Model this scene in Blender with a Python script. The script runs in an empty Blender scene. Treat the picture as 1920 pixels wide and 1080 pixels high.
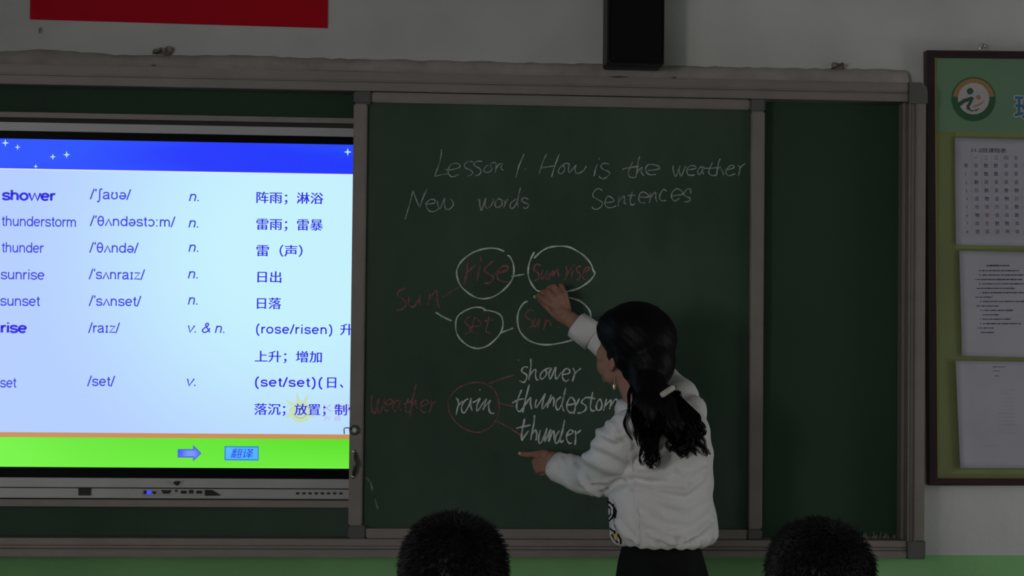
import bpy, bmesh, math, random
import numpy as np
from mathutils import Vector, Matrix
random.seed(7); RNG = np.random.RandomState(11)
SC = bpy.context.scene
COL = SC.collection

# ------------------------------------------------------------------ camera, light, exposure
FPX = 3333.0
CAM = Vector((-0.36, -5.0, 1.52))
YAW, PITCH, ROLL = 0.0675, 0.0265, 0.0108
_f = Vector((math.sin(YAW)*math.cos(PITCH), math.cos(YAW)*math.cos(PITCH), math.sin(PITCH)))
_r0 = Vector((math.cos(YAW), -math.sin(YAW), 0)); _u0 = _r0.cross(_f)
_r = _r0*math.cos(ROLL)+_u0*math.sin(ROLL); _u = -_r0*math.sin(ROLL)+_u0*math.cos(ROLL)
cd = bpy.data.cameras.new('camera'); cam = bpy.data.objects.new('camera', cd); COL.objects.link(cam)
cd.sensor_width = 36; cd.lens = 36*FPX/1920; cd.clip_start = 0.05
cam.matrix_world = Matrix(((_r.x,_u.x,-_f.x,CAM.x),(_r.y,_u.y,-_f.y,CAM.y),(_r.z,_u.z,-_f.z,CAM.z),(0,0,0,1)))
SC.camera = cam
SC.view_settings.view_transform = 'Standard'; SC.view_settings.look = 'None'
SC.view_settings.gamma = 1; SC.view_settings.use_curve_mapping = False
SC.view_settings.exposure = 0.0

XL, XR, YB, ZC = -4.45, 3.25, -9.6, 3.15          # room extents
w = bpy.data.worlds.new('world'); SC.world = w; w.use_nodes = True
w.node_tree.nodes['Background'].inputs[0].default_value = (.62,.74,1,1)
w.node_tree.nodes['Background'].inputs[1].default_value = .35
WINDOWS = [(-4.6,-2.8), (-6.9,-5.1), (-9.2,-7.4)]
WZ0, WZ1 = 0.95, 2.65
def area(name, loc, rot, sx, sy, power, color):
    l = bpy.data.lights.new(name, 'AREA'); l.shape = 'RECTANGLE'; l.size = sx; l.size_y = sy
    l.energy = power; l.color = color
    o = bpy.data.objects.new(name, l); COL.objects.link(o); o.location = loc; o.rotation_euler = rot
    return o
for i, (a, b) in enumerate(WINDOWS):               # daylight outside the left windows
    area('window_daylight', (XL-.35, (a+b)/2, (WZ0+WZ1)/2+.1), (0, -math.pi/2, 0), WZ1-WZ0, b-a, (2,22,216)[i], (1,.975,.95))
area('corridor_daylight', (XR-.06, -6.3, 2.1), (0, math.pi/2, 0), .9, 2.4, 2, (1,.97,.92))
area('assumed_door_light', (XR-.03, -1.1, 1.05), (0, math.pi/2, 0), 2.0, .85, 10, (.97,.99,1))  # added to brighten the front wall's lower right; the doorway is only assumed

# ------------------------------------------------------------------ helpers
def W(px, py, y=0.0):
    """photograph pixel -> the point of the plane y=const that it shows"""
    d = _f + _r*((px-960)/FPX) - _u*((py-540)/FPX)
    return CAM + d*((y-CAM.y)/d.y)
def X(px, py, y=0.): return W(px, py, y).x
def Z(px, py, y=0.): return W(px, py, y).z

def nt(name):
    m = bpy.data.materials.new(name); m.use_nodes = True
    return m, m.node_tree, m.node_tree.nodes['Principled BSDF']
def mat(name, c, rough=.6, metal=0., var=.12, scale=8., bump=0., bscale=60., spec=.5, stretch=None, c2=None, detail=4):
    m, t, b = nt(name); N, L = t.nodes, t.links
    b.inputs['Roughness'].default_value = rough; b.inputs['Metallic'].default_value = metal
    b.inputs['Specular IOR Level'].default_value = spec
    tc = N.new('ShaderNodeTexCoord'); mp = N.new('ShaderNodeMapping'); L.new(tc.outputs['Object'], mp.inputs[0])
    if stretch: mp.inputs['Scale'].default_value = stretch
    n = N.new('ShaderNodeTexNoise'); n.inputs['Scale'].default_value = scale; n.inputs['Detail'].default_value = detail
    L.new(mp.outputs[0], n.inputs['Vector'])
    mx = N.new('ShaderNodeMix'); mx.data_type = 'RGBA'
    a = c2 or tuple(x*(1-var) for x in c); d = c if c2 else tuple(min(1, x*(1+var)) for x in c)
    mx.inputs['A'].default_value = (*a, 1); mx.inputs['B'].default_value = (*d, 1)
    r = N.new('ShaderNodeMapRange'); r.inputs[1].default_value = .3; r.inputs[2].default_value = .7
    L.new(n.outputs[0], r.inputs[0]); L.new(r.outputs[0], mx.inputs['Factor']); L.new(mx.outputs['Result'], b.inputs['Base Color'])
    if bump:
        n2 = N.new('ShaderNodeTexNoise'); n2.inputs['Scale'].default_value = bscale; n2.inputs['Detail'].default_value = 5
        L.new(tc.outputs['Object'], n2.inputs['Vector'])
        bp = N.new('ShaderNodeBump'); bp.inputs['Strength'].default_value = bump; bp.inputs['Distance'].default_value = .004
        L.new(n2.outputs[0], bp.inputs['Height']); L.new(bp.outputs[0], b.inputs['Normal'])
    return m
def emis(name, c, s=1., c2=None, scale=1.5, mul=None):
    m, t, b = nt(name); N, L = t.nodes, t.links
    b.inputs['Base Color'].default_value = (.004,.004,.004,1); b.inputs['Roughness'].default_value = .35
    b.inputs['Emission Color'].default_value = (*c, 1); b.inputs['Emission Strength'].default_value = s
    if c2:
        tc = N.new('ShaderNodeTexCoord'); n = N.new('ShaderNodeTexNoise'); n.inputs['Scale'].default_value = scale
        n.inputs['Detail'].default_value = 0
        mp = N.new('ShaderNodeMapping'); mp.inputs['Scale'].default_value = mul or (1,1,1)
        L.new(tc.outputs['Object'], mp.inputs[0]); L.new(mp.outputs[0], n.inputs['Vector'])
        r = N.new('ShaderNodeMapRange'); r.inputs[1].default_value = .35; r.inputs[2].default_value = .62
        mx = N.new('ShaderNodeMix'); mx.data_type = 'RGBA'
        mx.inputs['A'].default_value = (*c, 1); mx.inputs['B'].default_value = (*c2, 1)
        L.new(n.outputs[0], r.inputs[0]); L.new(r.outputs[0], mx.inputs['Factor']); L.new(mx.outputs['Result'], b.inputs['Emission Color'])
    return m
def chalk_mat(name, c, lo=.30, hi=.62, amax=.9):
    m, t, b = nt(name); N, L = t.nodes, t.links
    b.inputs['Base Color'].default_value = (*c, 1); b.inputs['Roughness'].default_value = 1
    tc = N.new('ShaderNodeTexCoord'); n = N.new('ShaderNodeTexNoise'); n.inputs['Scale'].default_value = 420; n.inputs['Detail'].default_value = 2
    n3 = N.new('ShaderNodeTexNoise'); n3.inputs['Scale'].default_value = 38
    L.new(tc.outputs['Object'], n.inputs['Vector']); L.new(tc.outputs['Object'], n3.inputs['Vector'])
    ad = N.new('ShaderNodeMath'); ad.operation = 'ADD'; L.new(n.outputs[0], ad.inputs[0]); L.new(n3.outputs[0], ad.inputs[1])
    r = N.new('ShaderNodeMapRange'); r.inputs[1].default_value = lo*2; r.inputs[2].default_value = hi*2
    r.inputs[3].default_value = .15; r.inputs[4].default_value = amax
    L.new(ad.outputs[0], r.inputs[0]); L.new(r.outputs[0], b.inputs['Alpha'])
    return m
def srgb(r, g, b): return tuple(((x/255+.055)/1.055)**2.4 if x > 10 else x/255/12.92 for x in (r, g, b))

def worldloc(o):
    v = Vector((0,0,0))
    while o: v += o.location; o = o.parent
    return v
def tag(o, label=None, cat=None, group=None, kind=None):
    if label: o['label'] = label
    if cat: o['category'] = cat
    if group: o['group'] = group
    if kind: o['kind'] = kind
    return o
def empty(name, loc, label, cat, group=None):
    o = bpy.data.objects.new(name, None); COL.objects.link(o); o.location = loc; o.empty_display_size = .1
    return tag(o, label, cat, group)
def mesh(name, vs, fs, m, parent=None, smooth=False, mi=None, at=None):
    off = worldloc(parent) if parent else Vector((0,0,0))
    loc = Vector(at) if at is not None else Vector((0,0,0))
    me = bpy.data.meshes.new(name)
    a = np.array([tuple(v) for v in vs], dtype=float) - np.array(off+loc if not parent else off+loc)
    me.from_pydata(a.tolist(), [], [tuple(f) for f in fs])
    for x in (m if isinstance(m, (list, tuple)) else [m]): me.materials.append(x)
    if smooth: me.polygons.foreach_set('use_smooth', [True]*len(me.polygons))
    if mi is not None: me.polygons.foreach_set('material_index', list(mi))
    me.update()
    o = bpy.data.objects.new(name, me); COL.objects.link(o); o.location = loc
    if parent: o.parent = parent
    return o

class MB:
    def __init__(s): s.v = []; s.f = []
    def add(s, v, f):
        k = len(s.v); s.v += [tuple(p) for p in v]; s.f += [tuple(i+k for i in q) for q in f]; return s
    def box(s, x0, x1, y0, y1, z0, z1, bev=0.):
        bm = bmesh.new()
        bmesh.ops.create_cube(bm, size=1)
        for v in bm.verts: v.co = Vector(((x0+x1)/2+v.co.x*(x1-x0), (y0+y1)/2+v.co.y*(y1-y0), (z0+z1)/2+v.co.z*(z1-z0)))
        if bev: bmesh.ops.bevel(bm, geom=bm.edges[:], offset=bev, segments=2, affect='EDGES')
        bm.verts.index_update()
        s.add([v.co[:] for v in bm.verts], [[v.index for v in f.verts] for f in bm.faces]); bm.free(); return s
    def prism(s, pts, y0, y1):
        """polygon of (x,z) points, front at y0 (camera side) to back at y1"""
        n = len(pts)
        ar = sum(pts[i][0]*pts[(i+1)%n][1]-pts[(i+1)%n][0]*pts[i][1] for i in range(n))
        if ar < 0: pts = pts[::-1]
        v = [(x, y0, z) for x, z in pts]+[(x, y1, z) for x, z in pts]
        f = [tuple(range(n)), tuple(range(2*n-1, n-1, -1))]+[(i, i+n, (i+1)%n+n, (i+1)%n) for i in range(n)]
        return s.add(v, f)
    def slab(s, pix, y, t):
        """outline read off the photograph, on the plane y, t thick towards the wall"""
        return s.prism([(W(a, b, y).x, W(a, b, y).z) for a, b in pix], y, y+t)
    def tube(s, P, R, n=8, cap=True):
        P = [Vector(p) for p in P]
        if not isinstance(R, (list, tuple)): R = [R]*len(P)
        k = len(s.v); up = Vector((0,0,1))
        vs = []; fs = []
        d0 = (P[1]-P[0]).normalized(); a = d0.cross(up)
        if a.length < .1: a = d0.cross(Vector((1,0,0)))
        a.normalize()
        for i, p in enumerate(P):
            d = (P[min(i+1, len(P)-1)]-P[max(i-1, 0)])
            if d.length < 1e-9: d = d0
            d.normalize(); a = (a-d*a.dot(d)); a = a.normalized() if a.length > 1e-6 else d.orthogonal().normalized(); b = d.cross(a)
            for j in range(n):
                t = 2*math.pi*j/n; vs.append(p+(a*math.cos(t)+b*math.sin(t))*R[i])
        for i in range(len(P)-1):
            for j in range(n): fs.append((i*n+j, i*n+(j+1)%n, (i+1)*n+(j+1)%n, (i+1)*n+j))
        if cap: fs.append(tuple(range(n-1, -1, -1))); fs.append(tuple(range((len(P)-1)*n, len(P)*n)))
        return s.add(vs, fs)
    def ell(s, c, r, M=None, u=20, v=12):
        c = Vector(c); r = r if isinstance(r, (list, tuple)) else (r, r, r)
        vs = []; fs = []
        T = lambda p: c + ((M @ Vector(p)) if M else Vector(p))
        vs.append(T((0,0,r[2])))
        for i in range(1, v):
            th = math.pi*i/v
            for j in range(u):
                ph = 2*math.pi*j/u
                vs.append(T((r[0]*math.sin(th)*math.cos(ph), r[1]*math.sin(th)*math.sin(ph), r[2]*math.cos(th))))
        vs.append(T((0,0,-r[2])))
        for j in range(u): fs.append((0, 1+j, 1+(j+1)%u))
        for i in range(v-2):
            for j in range(u): a = 1+i*u; fs.append((a+j, a+u+j, a+u+(j+1)%u, a+(j+1)%u))
        a = 1+(v-2)*u
        for j in range(u): fs.append((a+j, len(vs)-1, a+(j+1)%u))
        return s.add(vs, fs)
    def cap(s, p0, r0, p1, r1, n=16):
        """tapered capsule"""
        p0 = Vector(p0); p1 = Vector(p1); s.ell(p0, r0, u=n, v=8); s.ell(p1, r1, u=n, v=8)
        return s.tube([p0, p1], [r0, r1], n)
    def chain(s, pts, n=14):
        for (a, ra), (b, rb) in zip(pts, pts[1:]): s.cap(a, ra, b, rb, n)
        return s
    def loft(s, rings):
        """closed rings of equal length"""
        n = len(rings[0]); vs = [p for r in rings for p in r]; fs = []
        for i in range(len(rings)-1):
            for j in range(n): fs.append((i*n+j, i*n+(j+1)%n, (i+1)*n+(j+1)%n, (i+1)*n+j))
        fs.append(tuple(range(n-1, -1, -1))); fs.append(tuple(range((len(rings)-1)*n, len(rings)*n)))
        return s.add(vs, fs)
    def build(s, name, m, parent=None, smooth=False, **k): return mesh(name, s.v, s.f, m, parent, smooth, **k)
def recalc(mb):
    bm = bmesh.new(); vs = [bm.verts.new(v) for v in mb.v]
    for f in mb.f:
        try: bm.faces.new([vs[i] for i in f])
        except ValueError: pass
    bmesh.ops.recalc_face_normals(bm, faces=bm.faces[:]); bm.verts.index_update()
    o = MB(); o.v = [v.co[:] for v in bm.verts]; o.f = [tuple(v.index for v in f.verts) for f in bm.faces]; bm.free(); return o

def fused(mb, voxel, smooth=3, disp=None, factor=.5):
    """union of overlapping closed shapes as ONE continuous surface -> (verts, faces)"""
    mb = recalc(mb)
    me = bpy.data.meshes.new('tmp'); me.from_pydata(mb.v, [], mb.f); me.update()
    o = bpy.data.objects.new('tmp', me); COL.objects.link(o)
    md = o.modifiers.new('r', 'REMESH'); md.mode = 'VOXEL'; md.voxel_size = voxel
    if smooth: sm = o.modifiers.new('s', 'SMOOTH'); sm.factor = factor; sm.iterations = smooth
    dg = bpy.context.evaluated_depsgraph_get(); dg.update()
    e = bpy.data.meshes.new_from_object(o.evaluated_get(dg))
    n = len(e.vertices); co = np.empty(n*3); e.vertices.foreach_get('co', co); co = co.reshape(-1, 3)
    no = np.empty(n*3); e.vertices.foreach_get('normal', no); no = no.reshape(-1, 3)
    if disp: co = co + no*disp(co, no)[:, None]
    fs = [tuple(p.vertices) for p in e.polygons]
    bpy.data.objects.remove(o); bpy.data.meshes.remove(me); bpy.data.meshes.remove(e)
    return co, fs

def catmull(P, k=6):
    P = [np.array(p, float) for p in P]
    if len(P) < 3: return P
    Q = [2*P[0]-P[1]]+P+[2*P[-1]-P[-2]]; out = []
    for i in range(1, len(Q)-2):
        for j in range(k):
            t = j/k; a, b, c, d = Q[i-1:i+3]
            out.append(.5*((2*b)+(-a+c)*t+(2*a-5*b+4*c-d)*t*t+(-a+3*b-3*c+d)*t**3))
    out.append(P[-1]); return out

def text(body, name, m, parent, x0, x1, base, size, y, shear=0., bold=0., heavy=0., ring=0.):
    """a line of print: left and right end and baseline in photograph pixels, laid on the plane y"""
    c = bpy.data.curves.new('t', 'FONT'); c.body = body; c.shear = shear; c.offset = bold; c.resolution_u = 2
    o = bpy.data.objects.new('t', c); COL.objects.link(o)
    dg = bpy.context.evaluated_depsgraph_get(); dg.update()
    me = bpy.data.meshes.new_from_object(o.evaluated_get(dg)); bpy.data.objects.remove(o); bpy.data.curves.remove(c)
    n = len(me.vertices); co = np.empty(n*3); me.vertices.foreach_get('co', co); co = co.reshape(-1, 3)
    fs = [tuple(p.vertices) for p in me.polygons]; bpy.data.meshes.remove(me)
    a, b = W(x0, base, y), W(x1 if x1 else x0+100, base, y)
    mpp = (W(x0, base-10, y).z-a.z)/10
    xm0, xm1 = co[:, 0].min(), co[:, 0].max()
    sx = (b.x-a.x)/(xm1-xm0) if x1 else size*mpp
    v = [(a.x+(p[0]-xm0)*sx, y, a.z+p[1]*size*mpp) for p in co]
    if ring:                                       # outlined print: the character spread in all directions
        base_ = v; m0 = fs; v = []; fs = []
        for k in range(12):
            t = math.pi*k/6; v += [(p[0]+ring*mpp*math.cos(t), y-.00002*k, p[2]+ring*mpp*math.sin(t)) for p in base_]; fs += [tuple(i+n*k for i in q) for q in m0]
    if heavy:                                      # heavier print: the same outlines again, shifted by a hair
        v = [(p[0]-heavy*mpp, y, p[2]) for p in v]+[(p[0]+heavy*mpp, y-.00015, p[2]+heavy*.4*mpp) for p in v]; fs = fs+[tuple(i+n for i in q) for q in fs]
    return mesh(name, v, fs, m, parent)

def _arc(cx, cy, rx, ry, a0, a1, n=14): return [(cx+rx*math.cos(math.radians(a0+(a1-a0)*i/n)), cy+ry*math.sin(math.radians(a0+(a1-a0)*i/n))) for i in range(n+1)]
def _c(*p): return catmull([(a, b) for a, b in zip(p[0::2], p[1::2])], 5)
def _l(*p): return [(a, b) for a, b in zip(p[0::2], p[1::2])]
GLYPH = {  # plain sans letters as pen strokes in em units
 'n': (.54, [_l(.08,0,.08,.52), _c(.08,.30,.12,.43,.25,.48,.38,.44,.43,.32)+_l(.43,.32,.43,0)]),
 'h': (.54, [_l(.08,0,.08,.72), _c(.08,.30,.12,.43,.25,.48,.38,.44,.43,.32)+_l(.43,.32,.43,0)]),
 'm': (.81, [_l(.08,0,.08,.52), _c(.08,.31,.12,.43,.23,.48,.34,.44,.385,.32)+_l(.385,.32,.385,0), _c(.385,.31,.43,.43,.54,.48,.65,.44,.70,.32)+_l(.70,.32,.70,0)]),
 'u': (.54, [_l(.08,.52,.08,.18)+_c(.08,.18,.13,.07,.24,.04,.36,.09,.43,.20), _l(.43,0,.43,.52)]),
 'r': (.33, [_l(.08,0,.08,.52), _c(.08,.30,.13,.42,.22,.47,.32,.465)]),
 'e': (.54, [_l(.05,.27,.47,.27), _arc(.26,.26,.21,.225,5,320)]),
 'ə': (.54, [_l(.05,.25,.47,.25), _arc(.26,.26,.21,.225,185,500)]),
 'o': (.54, [_arc(.26,.26,.21,.225,0,360,20)]),
 's': (.49, [_c(.42,.38,.37,.46,.25,.485,.12,.46,.07,.37,.12,.29,.25,.26,.38,.225,.43,.14,.38,.06,.25,.035,.11,.06,.05,.15)]),
 't': (.28, [_l(.13,.66,.13,.13)+_c(.13,.13,.16,.05,.26,.04), _l(.01,.49,.25,.49)]),
 'd': (.54, [_l(.45,0,.45,.72), _arc(.25,.26,.20,.225,0,360,20)]),
 'w': (.72, [_l(.02,.52,.19,.02,.36,.50,.53,.02,.70,.52)]), 'v': (.50, [_l(.03,.52,.25,.02,.47,.52)]),
 'i': (.22, [_l(.11,0,.11,.52), _l(.11,.63,.11,.72)]), '.': (.28, [_l(.12,0,.12,.09)]), ' ': (.26, []),
 'a': (.54, [_c(.07,.37,.12,.46,.25,.485,.38,.46,.42,.37)+_l(.42,.37,.42,.11)+_c(.42,.11,.44,.04,.51,.03), _c(.42,.30,.25,.27,.11,.22,.06,.13,.12,.05,.24,.035,.36,.09,.42,.19)]),
 'z': (.50, [_l(.06,.48,.44,.48,.05,.04,.46,.04)]), '/': (.28, [_l(0,-.03,.26,.74)]), 'ˈ': (.15, [_l(.07,.55,.10,.74)]),
 'ʃ': (.36, [_c(.36,.68,.28,.73,.20,.67,.18,.50,.18,.1,.16,-.11,.08,-.19,0,-.14)]),
 'ʊ': (.56, [_l(.06,.48,.17,.48)+_c(.17,.48,.09,.32,.10,.12,.27,.035,.44,.12,.45,.32,.37,.48)+_l(.37,.48,.48,.48)]),
 'θ': (.54, [_arc(.26,.35,.19,.33,0,360,22), _l(.08,.36,.44,.36)]), 'ʌ': (.50, [_l(.03,0,.25,.48,.47,0)]),
 'ɔ': (.52, [_arc(.23,.26,.21,.225,145,-145)]), 'ː': (.26, [_l(.11,.42,.11,.51), _l(.11,.0,.11,.09)]),
 'ɪ': (.30, [_l(.15,.04,.15,.48), _l(.05,.48,.25,.48), _l(.05,.04,.25,.04)]),
 '&': (.68, [_l(.62,.03,.22,.50)+_c(.22,.50,.19,.60,.29,.69,.39,.61,.34,.48,.12,.30,.06,.17,.15,.05,.32,.04,.48,.16,.55,.34)]),
 '(': (.36, [_c(.30,.76,.16,.56,.12,.28,.16,.0,.30,-.18)]), ')': (.36, [_c(.06,.76,.20,.56,.24,.28,.20,.0,.06,-.18)]),
 '2': (.54, [_c(.07,.50,.10,.64,.25,.70,.41,.63,.42,.48,.30,.30,.08,.06)+_l(.07,.04,.46,.04)])}
def pen(body, name, m, parent, x0, x1, base, size, y, width=.085, shear=0., gap=0.):
    a, b = W(x0, base, y), W(x1, base, y); mpp = (W(x0, base-10, y).z-a.z)/10; em = size*mpp
    segs = []; x = 0
    for ch in body:
        adv, st_ = GLYPH[ch]
        for q in st_: segs.append([(x+p[0]+shear*p[1], p[1]) for p in q])
        x += adv+gap
    xs_ = [p[0] for q in segs for p in q]; lo, hi = min(xs_)-width/2, max(xs_)+width/2; sx_ = (b.x-a.x)/(hi-lo)
    vs = []; fs = []
    for q in segs:
        q = [np.array(p) for p in q]; q = [q[0]]+[p for o_, p in zip(q, q[1:]) if np.linalg.norm(p-o_) > 1e-4]
        k = len(vs); n_ = len(q)
        for i, p in enumerate(q):
            d0 = q[i]-q[i-1] if i else q[1]-q[0]; d1 = q[i+1]-q[i] if i < n_-1 else d0
            d0 = d0/np.linalg.norm(d0); d1 = d1/np.linalg.norm(d1); t = d0+d1; t = t/max(1e-6, np.linalg.norm(t)); nn = np.array([-t[1], t[0]]); h_ = width/2/max(.8, abs(nn@np.array([-d0[1], d0[0]])))
            for sg in (1, -1): u_ = p+nn*h_*sg; vs.append((a.x+(u_[0]-lo)*sx_, y, a.z+u_[1]*em))
        for i in range(n_-1): j = k+2*i; fs.append((j, j+1, j+3, j+2))
    return mesh(name, vs, fs, m, parent)

# ------------------------------------------------------------------ materials
M = {}
def wall_mat():
    m, t, b = nt('wall_paint'); N, L = t.nodes, t.links
    b.inputs['Roughness'].default_value = .75
    g = N.new('ShaderNodeNewGeometry'); sp = N.new('ShaderNodeSeparateXYZ'); L.new(g.outputs['Position'], sp.inputs[0])
    n = N.new('ShaderNodeTexNoise'); n.inputs['Scale'].default_value = 3.5; n.inputs['Detail'].default_value = 6
    L.new(g.outputs['Position'], n.inputs['Vector'])
    r = N.new('ShaderNodeMapRange'); r.inputs[1].default_value = .3; r.inputs[2].default_value = .7; r.inputs[3].default_value = .86; r.inputs[4].default_value = 1.04
    L.new(n.outputs[0], r.inputs[0])
    gt = N.new('ShaderNodeMath'); gt.operation = 'GREATER_THAN'; gt.inputs[1].default_value = DADO; L.new(sp.outputs[2], gt.inputs[0])
    mx = N.new('ShaderNodeMix'); mx.data_type = 'RGBA'; mx.inputs['A'].default_value = (.25,.53,.215,1); mx.inputs['B'].default_value = (.60,.595,.59,1)
    L.new(gt.outputs[0], mx.inputs['Factor'])
    sc = N.new('ShaderNodeVectorMath'); sc.operation = 'SCALE'; L.new(mx.outputs['Result'], sc.inputs[0]); L.new(r.outputs[0], sc.inputs['Scale'])
    L.new(sc.outputs[0], b.inputs['Base Color'])
    n2 = N.new('ShaderNodeTexNoise'); n2.inputs['Scale'].default_value = 45; n2.inputs['Detail'].default_value = 6; L.new(g.outputs['Position'], n2.inputs['Vector'])
    bp = N.new('ShaderNodeBump'); bp.inputs['Strength'].default_value = .12; bp.inputs['Distance'].default_value = .01
    L.new(n2.outputs[0], bp.inputs['Height']); L.new(bp.outputs[0], b.inputs['Normal'])
    return m
DADO = Z(1850, 1041)
M['wall'] = wall_mat()
M['ceiling'] = mat('ceiling_paint', (.38,.37,.36), .9, var=.04)
M['floor'] = mat('floor_terrazzo', (.13,.125,.12), .5, var=.3, scale=60)
M['alu'] = mat('aluminium_frame', (.275,.235,.225), .5, metal=.35, var=.07, scale=14, stretch=(1,1,1), spec=.35)
M['alu2'] = mat('aluminium_bezel', (.40,.385,.41), .45, metal=.45, var=.04, scale=10)
M['groove'] = mat('dark_groove', (.05,.045,.045), .8)
M['corner'] = mat('grey_corner_plastic', (.115,.11,.105), .6, var=.08)
M['black'] = mat('black_plastic', (.012,.012,.014), .45, var=.1, spec=.3)
M['blackglass'] = mat('black_glass_border', (.002,.002,.004), .3, spec=.06, var=.1)
M['plaster'] = mat('old_plaster', (.40,.355,.34), .95, var=.14, scale=16, bump=.5, bscale=40)
M['cement'] = mat('rough_cement', (.30,.25,.23), .95, var=.5, scale=70, bump=.8, bscale=150)
M['red'] = mat('red_cloth', (.56,.0015,.016), .7, var=.05, spec=.15)
M['steel'] = mat('steel', (.62,.60,.58), .25, metal=1., var=.05)
M['darksteel'] = mat('dark_steel', (.12,.11,.11), .35, metal=.8, var=.1)
M['wood'] = mat('dark_red_wood', (.026,.005,.009), .4, var=.25, scale=20, stretch=(1,1,6))
M['gold'] = mat('gilt_edge', (.42,.30,.09), .4, metal=.5)
M['paper'] = mat('white_paper', (.42,.40,.475), .85, var=.05, scale=9, bump=.25, bscale=12)
M['ink'] = mat('grey_ink', (.13,.12,.17), .9)
M['inkdark'] = mat('black_ink', (.04,.04,.07), .9)
M['inkred'] = mat('red_ink', (.30,.08,.09), .9)
M['pgreen'] = mat('poster_green', (.14,.25,.155), .6, var=.05)
M['pgreen2'] = mat('poster_olive_green', (.20,.235,.085), .6, c2=(.16,.175,.075), scale=2.5)
M['pline'] = mat('poster_pale_green', (.20,.25,.09), .6)
M['lgreen'] = mat('emblem_green', (.025,.10,.038), .6)
M['ldark'] = mat('emblem_dark_green', (.035,.085,.06), .6)
M['lorange'] = mat('emblem_orange', (.36,.18,.075), .6)
M['lwhite'] = mat('emblem_white', (.46,.42,.44), .6)
M['lpink'] = mat('emblem_salmon', (.36,.19,.14), .6)
M['lblue'] = mat('title_blue', (.03,.16,.29), .6)
M['chalk'] = chalk_mat('white_chalk', (.80,.86,.83), .28, .55, 1.)
M['chalkthin'] = chalk_mat('white_chalk_faint', (.66,.70,.69), .32, .64, .85)
M['redchalk'] = chalk_mat('red_chalk', (.44,.18,.18), .32, .64, .9)
M['chalkstick'] = mat('chalk_stick', (.8,.79,.78), .95, var=.05)
def board_mat(name, dust):
    m, t, b = nt(name); N, L = t.nodes, t.links
    b.inputs['Roughness'].default_value = .62; b.inputs['Specular IOR Level'].default_value = .25
    tc = N.new('ShaderNodeTexCoord'); mp = N.new('ShaderNodeMapping'); mp.inputs['Scale'].default_value = (1,1,.55)
    L.new(tc.outputs['Object'], mp.inputs[0])
    n = N.new('ShaderNodeTexNoise'); n.inputs['Scale'].default_value = 3.2; n.inputs['Detail'].default_value = 7; n.inputs['Roughness'].default_value = .62
    L.new(mp.outputs[0], n.inputs['Vector'])
    r = N.new('ShaderNodeMapRange'); r.inputs[1].default_value = .35; r.inputs[2].default_value = .85
    mx = N.new('ShaderNodeMix'); mx.data_type = 'RGBA'
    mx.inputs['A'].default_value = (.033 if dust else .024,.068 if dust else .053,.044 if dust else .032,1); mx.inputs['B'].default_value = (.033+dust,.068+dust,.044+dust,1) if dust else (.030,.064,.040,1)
    L.new(n.outputs[0], r.inputs[0]); L.new(r.outputs[0], mx.inputs['Factor']); L.new(mx.outputs['Result'], b.inputs['Base Color'])
    return m
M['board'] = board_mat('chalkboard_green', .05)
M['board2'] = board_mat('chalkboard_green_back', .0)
M['dust'] = chalk_mat('chalk_dust', (.55,.55,.52), .42, .75, .6)

# ------------------------------------------------------------------ room shell
def struct(mb, name, m, parent=None, **k):
    o = mb.build(name, m, parent, **k)
    if not parent: o['kind'] = 'structure'
    return o
struct(MB().box(XL-.2, XR+.2, 0, .2, 0, ZC), 'wall_front', M['wall'])
struct(MB().box(XL-.2, XR+.2, YB-.2, YB, 0, ZC), 'wall_back', M['wall'])
struct(MB().box(XR, XR+.2, YB, 0, 0, ZC), 'wall_right', M['wall'])
struct(MB().box(XL-.2, XR+.2, YB-.2, .2, -.1, 0), 'floor', M['floor'])
struct(MB().box(XL-.2, XR+.2, YB-.2, .2, ZC, ZC+.1), 'ceiling', M['ceiling'])
wl = MB().box(XL-.2, XL, YB, 0, 0, WZ0).box(XL-.2, XL, YB, 0, WZ1, ZC)
ys = [0]+[v for a, b in WINDOWS for v in (b, a)]+[YB]
for i in range(0, len(ys), 2): wl.box(XL-.2, XL, ys[i+1], ys[i], WZ0, WZ1)
struct(wl, 'wall_left', M['wall'])
for k, (a, b) in enumerate(WINDOWS):
    f = MB().box(XL-.14, XL-.08, a, b, WZ0, WZ0+.05).box(XL-.14, XL-.08, a, b, WZ1-.05, WZ1)
    for q in (a, (a+b)/2-.025, b-.05): f.box(XL-.14, XL-.08, q, q+.05, WZ0+.05, WZ1-.05)
    struct(f, 'window_%d' % (k+1), M['alu2'])
struct(MB().box(XL, XR, -.012, 0, 0, .1, .002), 'baseboard_front', M['corner'])

# crumbly plaster band over the chalkboard
vs = []; fs = []
n = 150; top0 = [(0,97),(60,93),(140,97),(230,104),(330,104),(400,103),(470,104),(560,109),(700,112),(900,116),(1150,121),(1300,125),(1480,128),(1700,132)]
bot0 = [(0,121),(660,131),(1100,142),(1700,159)]
def interp(t, x): return float(np.interp(x, [p[0] for p in t], [p[1] for p in t]))
for i in range(n+1):
    px = -650+2353*i/n
    q = max(px, 0); a = interp(top0, q)+(px-q)*.02+RNG.uniform(-1.6, 1.6); b = interp(bot0, q)+(px-q)*.019
    A = W(px, a, -.02); B = W(px, b+3, -.02)
    d = -.018-RNG.uniform(0, .012)
    vs += [(A.x, 0, A.z+.004), (A.x, d*.55, A.z), (A.x, d, A.z*.72+B.z*.28), (A.x, d-.006, A.z*.35+B.z*.65), (A.x, -.03, B.z)]
for i in range(n):
    for j in range(4): a = i*5+j; fs.append((a, a+1, a+6, a+5))
o = mesh('trim_1', vs, fs, M['plaster'], smooth=True); o['kind'] = 'structure'

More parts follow.
